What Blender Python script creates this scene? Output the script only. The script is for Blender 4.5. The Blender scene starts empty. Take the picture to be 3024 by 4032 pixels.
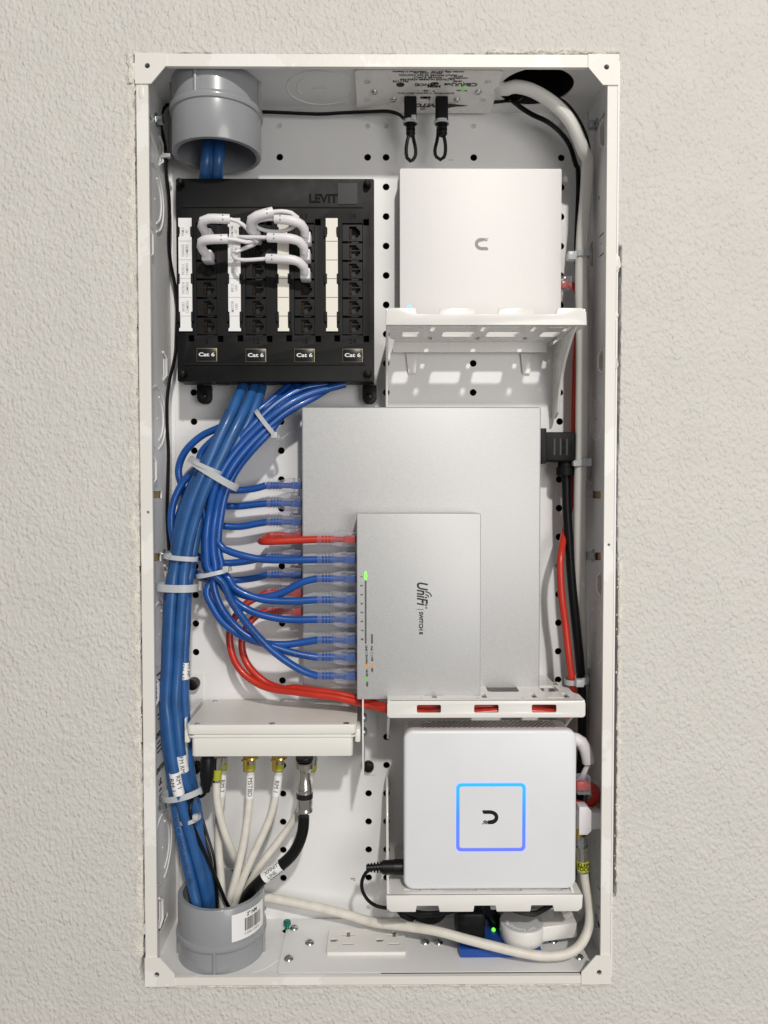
import bpy, bmesh, math, random
from mathutils import Vector, Matrix, Euler
random.seed(7)
S = bpy.context.scene
C = S.collection
I = 0.0254                                   # everything below is laid out in inches
# ------------------------------------------------------------ camera
CAM = Vector((-0.26243, -26.66373, -11.27835))
ROT = Euler((1.53904138, 8.61714855e-04, -6.85875034e-03), 'XYZ')
cd = bpy.data.cameras.new('camera'); cam = bpy.data.objects.new('camera', cd); C.objects.link(cam)
cam.location = CAM * I; cam.rotation_euler = ROT
cd.sensor_fit = 'VERTICAL'; cd.sensor_height = 24.0; cd.sensor_width = 18.0
cd.lens = 24.0 * 3030 / 4032; cd.clip_start = 0.01; cd.clip_end = 50
S.camera = cam
S.render.resolution_x = 768; S.render.resolution_y = 1024
# ------------------------------------------------------------ light
W = bpy.data.worlds.new('World'); S.world = W; W.use_nodes = True
bgn = W.node_tree.nodes['Background']
bgn.inputs[0].default_value = (1.0, 0.975, 0.94, 1); bgn.inputs[1].default_value = 0.25
def lamp(name, loc, tgt, size, power, col):
    l = bpy.data.lights.new(name, 'AREA'); l.shape = 'DISK'; l.size = size; l.energy = power; l.color = col
    o = bpy.data.objects.new(name, l); C.objects.link(o); o.location = Vector(loc) * I
    o.rotation_euler = (Vector(tgt) - Vector(loc)).to_track_quat('-Z', 'Y').to_euler(); return o
lamp('ceiling_lamp', (17, -100, 56), (0, 0, -12), 0.13, 53, (1.0, 0.96, 0.905))
lamp('added_fill', (24, -56, -12), (-3, 0, -24), 0.7, 7.5, (1.0, 0.97, 0.94))  # soft fill added behind the camera to lift shadows and the lower interior
vs = S.view_settings; vs.view_transform = 'Standard'; vs.look = 'None'; vs.exposure = 0; vs.gamma = 1
S.render.engine = 'CYCLES'
# ------------------------------------------------------------ placing helpers
RM = ROT.to_matrix()
def ray(u, v): return RM @ Vector(((u - 1512) / 3030, -(v - 2016) / 3030, -1))
def at(u, v, y):
    d = ray(u, v); return CAM + d * ((y - CAM.y) / d.y)
def at_z(u, v, z):
    d = ray(u, v); return CAM + d * ((z - CAM.z) / d.z)
def at_x(u, v, x):
    d = ray(u, v); return CAM + d * ((x - CAM.x) / d.x)
def cropper(ox, oy, s):
    return lambda x, y, d: at(ox + x / s, oy + y / s, d)
c3 = cropper(640, 660, 1.8852); c4 = cropper(1400, 560, 1.508); c5 = cropper(520, 1500, 1.659)
c6 = cropper(520, 2200, 1.659); c7 = cropper(1100, 1560, 1.185); c8 = cropper(540, 2650, 1.659)
cA = cropper(1400, 2650, 1.508); cT = cropper(1300, 180, 1.3825); cU = cropper(480, 180, 1.6265)
cR1 = cropper(2180, 200, 1.844); cR2 = cropper(2180, 1400, 1.844); cR3 = cropper(2180, 2600, 1.702)
cL1 = cropper(480, 200, 1.844); cL2 = cropper(480, 1400, 1.844); cL3 = cropper(480, 2600, 1.702)
cP = cropper(740, 780, 3.19); cB = cropper(1600, 3500, 2.074); cX = cropper(640, 2900, 2.514)
# ------------------------------------------------------------ materials
MAT = {}
def mat(name, col, rough=.5, metal=0, bump=0, bscale=200, var=0, vscale=30, coat=0, emit=None, estr=1, spec=.5, alpha=None, bdist=.0004, stretch=None):
    m = bpy.data.materials.new(name); m.use_nodes = True; nt = m.node_tree; n = nt.nodes; L = nt.links
    b = n['Principled BSDF']; c4_ = (*col, 1)
    b.inputs['Base Color'].default_value = c4_; b.inputs['Roughness'].default_value = rough
    b.inputs['Metallic'].default_value = metal; b.inputs['Specular IOR Level'].default_value = spec
    if coat: b.inputs['Coat Weight'].default_value = coat; b.inputs['Coat Roughness'].default_value = .08
    tc = n.new('ShaderNodeTexCoord'); co = tc.outputs['Object']
    if stretch:
        mp = n.new('ShaderNodeMapping'); mp.inputs['Scale'].default_value = stretch; L.new(co, mp.inputs[0]); co = mp.outputs[0]
    if var:
        t = n.new('ShaderNodeTexNoise'); t.inputs['Scale'].default_value = vscale; t.inputs['Detail'].default_value = 6; L.new(co, t.inputs['Vector'])
        mr = n.new('ShaderNodeMapRange'); mr.inputs[1].default_value = .3; mr.inputs[2].default_value = .7
        mr.inputs[3].default_value = 1 - var; mr.inputs[4].default_value = 1 + var * .5; L.new(t.outputs[0], mr.inputs[0])
        mx = n.new('ShaderNodeVectorMath'); mx.operation = 'SCALE'; mx.inputs[0].default_value = col; L.new(mr.outputs[0], mx.inputs['Scale'])
        L.new(mx.outputs[0], b.inputs['Base Color'])
        mr2 = n.new('ShaderNodeMapRange'); mr2.inputs[1].default_value = .3; mr2.inputs[2].default_value = .7
        mr2.inputs[3].default_value = rough * .88; mr2.inputs[4].default_value = min(1, rough * 1.12); L.new(t.outputs[0], mr2.inputs[0]); L.new(mr2.outputs[0], b.inputs['Roughness'])
    if bump:
        t = n.new('ShaderNodeTexNoise'); t.inputs['Scale'].default_value = bscale; t.inputs['Detail'].default_value = 4; L.new(co, t.inputs['Vector'])
        bp = n.new('ShaderNodeBump'); bp.inputs['Strength'].default_value = bump; bp.inputs['Distance'].default_value = bdist
        L.new(t.outputs[0], bp.inputs['Height']); L.new(bp.outputs[0], b.inputs['Normal'])
    if emit:
        b.inputs['Emission Color'].default_value = (*emit, 1); b.inputs['Emission Strength'].default_value = estr
    if alpha is not None:
        b.inputs['Alpha'].default_value = alpha
    MAT[name] = m; return m
def wall_material():
    m = bpy.data.materials.new('wall_paint'); m.use_nodes = True; nt = m.node_tree; n = nt.nodes; L = nt.links
    b = n['Principled BSDF']; b.inputs['Roughness'].default_value = .62; b.inputs['Specular IOR Level'].default_value = .3
    tc = n.new('ShaderNodeTexCoord')
    mp = n.new('ShaderNodeMapping'); mp.inputs['Rotation'].default_value = (0, math.radians(-35), 0); mp.inputs['Scale'].default_value = (1.25, 1, .9)
    L.new(tc.outputs['Object'], mp.inputs[0])
    w = n.new('ShaderNodeTexNoise'); w.inputs['Scale'].default_value = 200; w.inputs['Detail'].default_value = 2; L.new(mp.outputs[0], w.inputs['Vector'])
    wm = n.new('ShaderNodeVectorMath'); wm.operation = 'MULTIPLY_ADD'; wm.inputs[1].default_value = (.0022, .0022, .0022)
    L.new(w.outputs['Color'], wm.inputs[0]); L.new(mp.outputs[0], wm.inputs[2])
    v = n.new('ShaderNodeTexVoronoi'); v.feature = 'SMOOTH_F1'; v.inputs['Scale'].default_value = 290; v.inputs['Smoothness'].default_value = .6; L.new(wm.outputs[0], v.inputs['Vector'])
    hv = n.new('ShaderNodeMapRange'); hv.inputs[1].default_value = .15; hv.inputs[2].default_value = .62; hv.inputs[3].default_value = 1; hv.inputs[4].default_value = 0; hv.interpolation_type = 'SMOOTHSTEP'; L.new(v.outputs['Distance'], hv.inputs[0])
    mk = n.new('ShaderNodeTexNoise'); mk.inputs['Scale'].default_value = 95; mk.inputs['Detail'].default_value = 2; L.new(tc.outputs['Object'], mk.inputs['Vector'])
    mm = n.new('ShaderNodeMapRange'); mm.inputs[1].default_value = .32; mm.inputs[2].default_value = .62; mm.inputs[3].default_value = .45; mm.inputs[4].default_value = 1; L.new(mk.outputs[0], mm.inputs[0])
    c1 = n.new('ShaderNodeMath'); c1.operation = 'MULTIPLY'; L.new(hv.outputs[0], c1.inputs[0]); L.new(mm.outputs[0], c1.inputs[1])
    c0 = n.new('ShaderNodeTexNoise'); c0.inputs['Scale'].default_value = 260; c0.inputs['Detail'].default_value = 3; c0.inputs['Roughness'].default_value = .5; L.new(wm.outputs[0], c0.inputs['Vector'])
    c2 = n.new('ShaderNodeMath'); c2.operation = 'MULTIPLY'; c2.inputs[1].default_value = .42; L.new(c1.outputs[0], c2.inputs[0])
    cr = n.new('ShaderNodeMath'); cr.operation = 'MULTIPLY_ADD'; cr.inputs[1].default_value = 1.5; L.new(c0.outputs[0], cr.inputs[0]); L.new(c2.outputs[0], cr.inputs[2])
    v2 = n.new('ShaderNodeTexNoise'); v2.inputs['Scale'].default_value = 620; v2.inputs['Detail'].default_value = 3; L.new(tc.outputs['Object'], v2.inputs['Vector'])
    v3 = n.new('ShaderNodeTexNoise'); v3.inputs['Scale'].default_value = 28; v3.inputs['Detail'].default_value = 3; L.new(tc.outputs['Object'], v3.inputs['Vector'])
    a = n.new('ShaderNodeMath'); a.operation = 'MULTIPLY_ADD'; a.inputs[1].default_value = .15; L.new(v2.outputs[0], a.inputs[0]); L.new(cr.outputs[0], a.inputs[2])
    a2 = n.new('ShaderNodeMath'); a2.operation = 'MULTIPLY_ADD'; a2.inputs[1].default_value = .8; L.new(v3.outputs[0], a2.inputs[0]); L.new(a.outputs[0], a2.inputs[2])
    bp = n.new('ShaderNodeBump'); bp.inputs['Strength'].default_value = 1.0; bp.inputs['Distance'].default_value = .001
    L.new(a2.outputs[0], bp.inputs['Height']); L.new(bp.outputs[0], b.inputs['Normal'])
    mr = n.new('ShaderNodeMapRange'); mr.inputs[3].default_value = .94; mr.inputs[4].default_value = 1.04; L.new(v3.outputs[0], mr.inputs[0])
    sc = n.new('ShaderNodeVectorMath'); sc.operation = 'SCALE'; sc.inputs[0].default_value = (.645, .63, .592); L.new(mr.outputs[0], sc.inputs['Scale'])
    L.new(sc.outputs[0], b.inputs['Base Color']); MAT['wall_paint'] = m
def frame_material():
    m = mat('frame_paint', (.80, .755, .68), .42, bump=.25, bscale=260, bdist=.0005)
    nt = m.node_tree; n = nt.nodes; L = nt.links; b = n['Principled BSDF']
    tc = n.new('ShaderNodeTexCoord')
    t = n.new('ShaderNodeTexNoise'); t.inputs['Scale'].default_value = 16; t.inputs['Detail'].default_value = 7; t.inputs['Roughness'].default_value = .62
    mp = n.new('ShaderNodeMapping'); mp.inputs['Location'].default_value = (.31, 0, .2); L.new(tc.outputs['Object'], mp.inputs[0]); L.new(mp.outputs[0], t.inputs['Vector'])
    cr = n.new('ShaderNodeValToRGB'); cr.color_ramp.elements[0].position = .555; cr.color_ramp.elements[1].position = .57
    cr.color_ramp.elements[0].color = (.765, .745, .70, 1); cr.color_ramp.elements[1].color = (.83, .815, .785, 1)
    L.new(t.outputs[0], cr.inputs[0]); L.new(cr.outputs[0], b.inputs['Base Color'])
wall_material(); frame_material()
mat('plaster', (.74, .71, .64), .85, bump=.9, bscale=500, bdist=.0012, var=.16, vscale=160)
mat('enclosure_paint', (.80, .797, .795), .38, bump=.12, bscale=900, var=.045, vscale=14)
mat('pvc', (.30, .31, .33), .3, var=.05, vscale=40, coat=.25)
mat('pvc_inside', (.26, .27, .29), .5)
mat('black_plastic', (.0055, .0055, .006), .5, spec=.22, bump=.06, bscale=1400, var=.15, vscale=60)
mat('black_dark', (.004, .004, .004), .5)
mat('black_soft', (.004, .004, .0045), .38, spec=.3, var=.2, vscale=50)
mat('black_gloss', (.012, .012, .013), .3, spec=.3)
mat('emblem', (.014, .014, .0145), .4, spec=.35)
mat('grey_print', (.0012, .0012, .0012), .6, spec=.15)
mat('dim_print', (.045, .045, .045), .5)
mat('wall_blue', (.022, .105, .305), .36, var=.22, vscale=60, coat=.1)
mat('cord_blue', (.007, .078, .335), .3, var=.12, vscale=60, coat=.15)
mat('cord_red', (.52, .028, .012), .34, var=.10, vscale=60, coat=.1)
mat('white_plastic', (.80, .785, .755), .28, var=.03, vscale=30, coat=.15)
mat('white_case', (.74, .755, .78), .34, var=.02)
mat('white_cord', (.80, .775, .80), .38, var=.03)
mat('white_cable', (.70, .69, .655), .35, var=.04)
mat('coax_jacket', (.72, .69, .62), .5, var=.10, vscale=120)
mat('cream_box', (.80, .785, .735), .40, bump=.05, bscale=900, var=.02)
mat('aluminium_light', (.745, .73, .72), .5, .1, bump=.35, bscale=3500, bdist=.0001, var=.04, vscale=900)
mat('aluminium', (.55, .553, .555), .5, .35, bump=.35, bscale=3000, bdist=.0001, var=.12, vscale=1100)
mat('scuff', (.38, .30, .26), .8)
mat('brass', (.80, .55, .13), .22, 1)
mat('badge_rim', (.45, .40, .25), .45, .8)
mat('nickel', (.62, .60, .55), .2, 1)
mat('zinc', (.55, .58, .60), .25, 1, var=.25, vscale=200)
mat('green_metal', (.01, .22, .15), .3, .7)
mat('label_white', (.84, .84, .84), .55)
mat('label_cream', (.83, .80, .71), .6)
mat('ink', (.015, .015, .015), .6)
mat('ink_faded', (.50, .50, .51), .7)
mat('ink_dark_grey', (.10, .10, .10), .6)
mat('yellow_tape', (.42, .42, .03), .5)
mat('klein_yellow', (.62, .66, .03), .5)
mat('orange_print', (.75, .32, .08), .5)
mat('green_print', (.2, .6, .12), .5)
mat('nylon', (.62, .645, .66), .3, alpha=.75)
mat('wood', (.62, .43, .24), .8, bump=.5, bscale=60, var=.25, vscale=40, stretch=(6, 6, .6))
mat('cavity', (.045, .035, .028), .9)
mat('blue_case', (.012, .07, .33), .35)
mat('slot_grey', (.22, .21, .20), .6)
mat('grey_disc', (.55, .55, .555), .4)
mat('copper_pin', (.045, .02, .008), .4)
mat('logo_grey', (.17, .165, .155), .4, .3)
mat('led_green', (.1, .8, .05), .4, emit=(.18, 1, .03), estr=1.6)
mat('led_cyan', (.1, .6, .9), .4, emit=(.05, .6, 1), estr=1.6)
mat('led_ring', (.02, .04, .2), .4, emit=(.02, .25, 1), estr=1.05)
mat('led_edge', (.5, .52, .7), .4, emit=(.30, .40, 1), estr=.5)
mat('power_green', (.15, .55, .08), .5, emit=(.15, .6, .08), estr=.35)
def ring_grad():
    m = MAT['led_ring']; nt = m.node_tree; n = nt.nodes; L = nt.links; b = n['Principled BSDF']
    tc = n.new('ShaderNodeTexCoord'); sp = n.new('ShaderNodeSeparateXYZ'); L.new(tc.outputs['Generated'], sp.inputs[0])
    cr = n.new('ShaderNodeValToRGB'); e = cr.color_ramp.elements; e[0].position = 0; e[0].color = (.14, .18, .92, 1); e[1].position = 1; e[1].color = (.01, .52, 1, 1)
    x = e.new(.5); x.color = (.06, .26, 1, 1)
    L.new(sp.outputs['Z'], cr.inputs[0]); L.new(cr.outputs[0], b.inputs['Emission Color'])
ring_grad()
def clear_mat(name, tint, dens):
    m = bpy.data.materials.new(name); m.use_nodes = True; nt = m.node_tree; n = nt.nodes; L = nt.links
    b = n['Principled BSDF']; b.inputs['Base Color'].default_value = (*tint, 1); b.inputs['Roughness'].default_value = .1
    b.inputs['Specular IOR Level'].default_value = .8
    tr = n.new('ShaderNodeBsdfTransparent'); tr.inputs[0].default_value = (.95, .95, .975, 1)
    mx = n.new('ShaderNodeMixShader'); fr = n.new('ShaderNodeLayerWeight'); fr.inputs[0].default_value = .35
    mr = n.new('ShaderNodeMapRange'); mr.inputs[3].default_value = dens; mr.inputs[4].default_value = min(1, dens + .48); L.new(fr.outputs['Facing'], mr.inputs[0])
    L.new(mr.outputs[0], mx.inputs[0]); L.new(tr.outputs[0], mx.inputs[1]); L.new(b.outputs[0], mx.inputs[2])
    L.new(mx.outputs[0], n['Material Output'].inputs[0]); MAT[name] = m
clear_mat('clear_plastic', (.82, .83, .88), .07)
# ------------------------------------------------------------ mesh building
class MB:
    def __init__(s): s.v = []; s.f = []
    def add(s, v, f):
        k = len(s.v); s.v += [Vector(p) for p in v]; s.f += [tuple(i + k for i in q) for q in f]; return s
    def box(s, x0, x1, y0, y1, z0, z1):
        x0, x1 = sorted((x0, x1)); y0, y1 = sorted((y0, y1)); z0, z1 = sorted((z0, z1))
        return s.add([(x0, y0, z0), (x1, y0, z0), (x1, y1, z0), (x0, y1, z0), (x0, y0, z1), (x1, y0, z1), (x1, y1, z1), (x0, y1, z1)],
              [(0, 3, 2, 1), (4, 5, 6, 7), (0, 1, 5, 4), (1, 2, 6, 5), (2, 3, 7, 6), (3, 0, 4, 7)])
    def rings(s, rings, cap=True, closed=False):
        n = len(rings[0]); v = [p for r in rings for p in r]; f = []; m = len(rings)
        for i in range(m if closed else m - 1):
            a = i * n; b = ((i + 1) % m) * n
            for j in range(n):
                k = (j + 1) % n; f.append((a + j, a + k, b + k, b + j))
        if cap and not closed: f.append(tuple(range(n))[::-1]); f.append(tuple(range((m - 1) * n, m * n)))
        return s.add(v, f)
    def lathe(s, o, axis, prof, n=24, cap=True):
        o = Vector(o); ax = Vector(axis).normalized(); a = ax.orthogonal().normalized(); b = ax.cross(a)
        return s.rings([[o + ax * h + (a * math.cos(t * 2 * math.pi / n) + b * math.sin(t * 2 * math.pi / n)) * max(r, 1e-4) for t in range(n)] for h, r in prof], cap)
    def cyl(s, p0, p1, r, n=16, r1=None):
        p0 = Vector(p0); p1 = Vector(p1); d = p1 - p0
        return s.lathe(p0, d, [(0, r), (d.length, r if r1 is None else r1)], n)
    def tube(s, pts, r, n=10, closed=False, flat=None, step=.12):
        P, T, N, B = frames(pts, closed, step); m = len(P)
        rings = []
        for i in range(m):
            rr = r(i / (m - 1)) if callable(r) else r
            if flat: rings.append([P[i] + N[i] * (a * flat[0]) + B[i] * (b * flat[1]) for a, b in ((-1, -1), (1, -1), (1, 1), (-1, 1))])
            else: rings.append([P[i] + (N[i] * math.cos(2 * math.pi * k / n) + B[i] * math.sin(2 * math.pi * k / n)) * rr for k in range(n)])
        return s.rings(rings, True, closed)
    def sphere(s, c, r, n=12, sc=(1, 1, 1)):
        c = Vector(c); R = []
        for i in range(n // 2 + 1):
            t = math.pi * i / (n // 2); rr = max(math.sin(t), 1e-3) * r
            R.append([c + Vector((rr * math.cos(2 * math.pi * k / n) * sc[0], rr * math.sin(2 * math.pi * k / n) * sc[1], -math.cos(t) * r * sc[2])) for k in range(n)])
        return s.rings(R)
    def xf(s, M, start=0):
        for i in range(start, len(s.v)): s.v[i] = M @ s.v[i]
        return s
    def build(s, name, m, parent=None, bevel=0, seg=2, smooth=True, angle=38, label=None, mods=None):
        me = bpy.data.meshes.new(name)
        bm = bmesh.new(); vs_ = [bm.verts.new(p * I) for p in s.v]
        for q in s.f:
            try: bm.faces.new([vs_[i] for i in q])
            except ValueError: pass
        bmesh.ops.recalc_face_normals(bm, faces=bm.faces)
        if bevel:
            es = [e for e in bm.edges if len(e.link_faces) == 2 and e.calc_face_angle(0) > math.radians(30)]
            bmesh.ops.bevel(bm, geom=es, offset=bevel * I, segments=seg, profile=.5, affect='EDGES', clamp_overlap=True)
        bm.to_mesh(me); bm.free()
        if smooth:
            for p in me.polygons: p.use_smooth = True
            me.set_sharp_from_angle(angle=math.radians(angle))
        me.materials.append(MAT[m])
        o = bpy.data.objects.new(name, me); C.objects.link(o)
        if parent:
            o.parent = parent; o.matrix_parent_inverse = Matrix.Translation(-root_of(parent).location) if parent.type == 'EMPTY' else Matrix.Identity(4)
            if parent.type != 'EMPTY': o.matrix_parent_inverse = Matrix.Identity(4)
        if label: o['label'] = label
        return o
def split_build(mb, name, m, parent, **k):
    n = len(mb.v); par = list(range(n))
    def fd(i):
        while par[i] != i: par[i] = par[par[i]]; i = par[i]
        return i
    for q in mb.f:
        for i in q[1:]: par[fd(i)] = fd(q[0])
    groups = {}
    for q in mb.f: groups.setdefault(fd(q[0]), []).append(q)
    out = []
    for g in groups.values():
        ids = sorted({i for q in g for i in q}); mp = {i: j for j, i in enumerate(ids)}
        out.append(MB().add([mb.v[i] for i in ids], [tuple(mp[i] for i in q) for q in g]).build(name, m, parent, **k))
    return out
def root_of(o): return o
def frames(pts, closed=False, step=.12):
    P = [Vector(p) for p in pts]; out = []
    n = len(P)
    def cr(a, b, c, d, t): return .5 * ((2 * b) + (c - a) * t + (2 * a - 5 * b + 4 * c - d) * t * t + (3 * b - a - 3 * c + d) * t * t * t)
    segs = n if closed else n - 1
    for i in range(segs):
        if closed: a, b, c, d = P[i - 1], P[i], P[(i + 1) % n], P[(i + 2) % n]
        else: a = P[i - 1] if i else P[0] * 2 - P[1]; b = P[i]; c = P[i + 1]; d = P[i + 2] if i + 2 < n else P[-1] * 2 - P[-2]
        k = max(1, int((c - b).length / step))
        out += [cr(a, b, c, d, j / k) for j in range(k)]
    if not closed: out.append(P[-1].copy())
    m = len(out); T = []
    for i in range(m):
        if closed: t = out[(i + 1) % m] - out[i - 1]
        else: t = out[min(i + 1, m - 1)] - out[max(i - 1, 0)]
        T.append(t.normalized())
    ref = Vector((0, -1, 0)); N = []; B = []
    nn = (ref - T[0] * ref.dot(T[0]))
    if nn.length < .2: ref = Vector((0, 0, 1)); nn = ref - T[0] * ref.dot(T[0])
    nn.normalize()
    for i in range(m):
        nn = nn - T[i] * nn.dot(T[i]); nn.normalize(); N.append(nn.copy()); B.append(T[i].cross(nn))
    return out, T, N, B
def smooth_z(pts): return pts
def densify(mb, h=.04):
    v = list(mb.v); cache = {}
    def mid(i, j):
        k = (min(i, j), max(i, j))
        if k not in cache: cache[k] = len(v); v.append((v[i] + v[j]) / 2)
        return cache[k]
    tris = []
    for q in mb.f:
        for i in range(1, len(q) - 1): tris.append((q[0], q[i], q[i + 1]))
    for _ in range(7):
        out = []; ch = False
        for a, b, c in tris:
            sp = [(v[i] - v[j]).length > h for i, j in ((a, b), (b, c), (c, a))]
            n = sum(sp)
            if n == 0: out.append((a, b, c)); continue
            ch = True
            if n == 3:
                x, y, z = mid(a, b), mid(b, c), mid(c, a); out += [(a, x, z), (x, b, y), (z, y, c), (x, y, z)]
            elif n == 1:
                while not (v[a] - v[b]).length > h: a, b, c = b, c, a
                x = mid(a, b); out += [(a, x, c), (x, b, c)]
            else:
                while (v[c] - v[a]).length > h: a, b, c = b, c, a
                x, y = mid(a, b), mid(b, c); out += [(x, b, y), (a, x, y), (a, y, c)]
        tris = out
        if not ch: break
    return MB().add(v, tris)
def plate(outline, holes, t, fn, bevel=0):
    """flat plate from a 2D outline with holes; fn(a,b,c) maps plane coords + thickness (0..t) to inches"""
    cu = bpy.data.curves.new('tmp', 'CURVE'); cu.dimensions = '2D'; cu.fill_mode = 'BOTH'; cu.extrude = t / 2
    for poly in [outline] + list(holes):
        sp = cu.splines.new('POLY'); sp.points.add(len(poly) - 1); sp.use_cyclic_u = True
        for i, (a, b) in enumerate(poly): sp.points[i].co = (a, b, 0, 1)
    o = bpy.data.objects.new('tmp', cu); C.objects.link(o)
    me = bpy.data.meshes.new_from_object(o, depsgraph=bpy.context.evaluated_depsgraph_get())
    mb = MB(); v = [fn(p.co.x, p.co.y, p.co.z + t / 2) for p in me.vertices]; f = [tuple(p.vertices) for p in me.polygons]
    # weld
    key = {}; remap = []; nv = []
    for p in v:
        k = tuple(round(c, 4) for c in p)
        if k not in key: key[k] = len(nv); nv.append(p)
        remap.append(key[k])
    nf = []
    for q in f:
        w = []
        for i in q:
            j = remap[i]
            if j not in w: w.append(j)
        if len(w) > 2: nf.append(tuple(w))
    mb.add(nv, nf)
    bpy.data.objects.remove(o); bpy.data.curves.remove(cu); bpy.data.meshes.remove(me)
    return mb
def rrect(x0, x1, z0, z1, r=.05, n=4):
    x0, x1 = sorted((x0, x1)); z0, z1 = sorted((z0, z1)); r = min(r, (x1 - x0) / 2 * .999, (z1 - z0) / 2 * .999); o = []
    for cx, cz, a in ((x1 - r, z1 - r, 0), (x0 + r, z1 - r, 90), (x0 + r, z0 + r, 180), (x1 - r, z0 + r, 270)):
        for i in range(n + 1):
            t = math.radians(a + 90 * i / n); o.append((cx + r * math.cos(t), cz + r * math.sin(t)))
    return o
def circ(x, z, r, n=20): return [(x + r * math.cos(2 * math.pi * i / n), z + r * math.sin(2 * math.pi * i / n)) for i in range(n)]
def F_xz(y): return lambda a, b, c: (a, y + c, b)
def F_xy(z): return lambda a, b, c: (a, b, z + c)
def F_yz(x): return lambda a, b, c: (x + c, a, b)
def tag(o, label=None, cat=None, group=None, kind=None):
    for k, v in (('label', label), ('category', cat), ('group', group), ('kind', kind)):
        if v: o[k] = v
    return o
def thing(name, label, cat, loc, group=None):
    o = bpy.data.objects.new(name, None); C.objects.link(o); o.location = Vector(loc) * I; o.empty_display_size = .01
    return tag(o, label, cat, group)
FONT_CACHE = {}
def text_mb(s, size, weight=0, extrude=.004, shear=0, spacing=1):
    k = (s, size, weight, extrude, shear, spacing)
    if k not in FONT_CACHE:
        cu = bpy.data.curves.new('tmp', 'FONT'); cu.body = s; cu.size = size; cu.offset = weight; cu.extrude = extrude; cu.align_x = 'CENTER'; cu.align_y = 'CENTER'
        cu.resolution_u = 3; cu.shear = shear; cu.space_character = spacing
        o = bpy.data.objects.new('tmp', cu); C.objects.link(o)
        me = bpy.data.meshes.new_from_object(o, depsgraph=bpy.context.evaluated_depsgraph_get())
        FONT_CACHE[k] = ([p.co.copy() for p in me.vertices], [tuple(p.vertices) for p in me.polygons])
        bpy.data.objects.remove(o); bpy.data.curves.remove(cu); bpy.data.meshes.remove(me)
    v, f = FONT_CACHE[k]; return MB().add(v, f)
def text(s, size, c, m, parent, xd=(1, 0, 0), yd=(0, 0, 1), weight=0, name='lettering', extrude=.004, sx=1, shear=0, spacing=1, label=None):
    mb = text_mb(s, size, weight, extrude, shear, spacing); X = Vector(xd).normalized(); Y = Vector(yd).normalized(); Z = X.cross(Y); c = Vector(c)
    mb.v = [c + X * p.x * sx + Y * p.y + Z * (p.z + extrude) for p in mb.v]
    return mb.build(name, m, parent, smooth=False, label=label)
def wrap_text(s, size, path, r, pos, ang, m, parent, flip=1, weight=0, name='lettering', step=.12):
    """lettering wrapped on a cable; pos = distance along path of the text centre"""
    P, T, N, B = frames(path, False, step); L = [0]
    for i in range(1, len(P)): L.append(L[-1] + (P[i] - P[i - 1]).length)
    mb = densify(text_mb(s, size, weight, .002)); out = []
    for q in mb.v:
        d = min(max(pos + q.x * flip, 0), L[-1] - 1e-4); i = 0
        while i < len(L) - 2 and L[i + 1] < d: i += 1
        t = (d - L[i]) / max(L[i + 1] - L[i], 1e-6)
        p = P[i].lerp(P[i + 1], t); n = N[i].lerp(N[i + 1], t).normalized(); b = B[i].lerp(B[i + 1], t).normalized()
        a = ang - q.y * flip / r
        out.append(p + (n * math.cos(a) + b * math.sin(a)) * (r + .004 + q.z))
    mb.v = out; return mb.build(name, m, parent, smooth=False)
def sub_path(path, a, b, step=.12):
    P, *_ = frames(path, False, step); L = 0; out = []
    for i in range(1, len(P)):
        L += (P[i] - P[i - 1]).length
        if a <= L <= b: out.append(P[i])
    return out
def PM(parent): return parent

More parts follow.
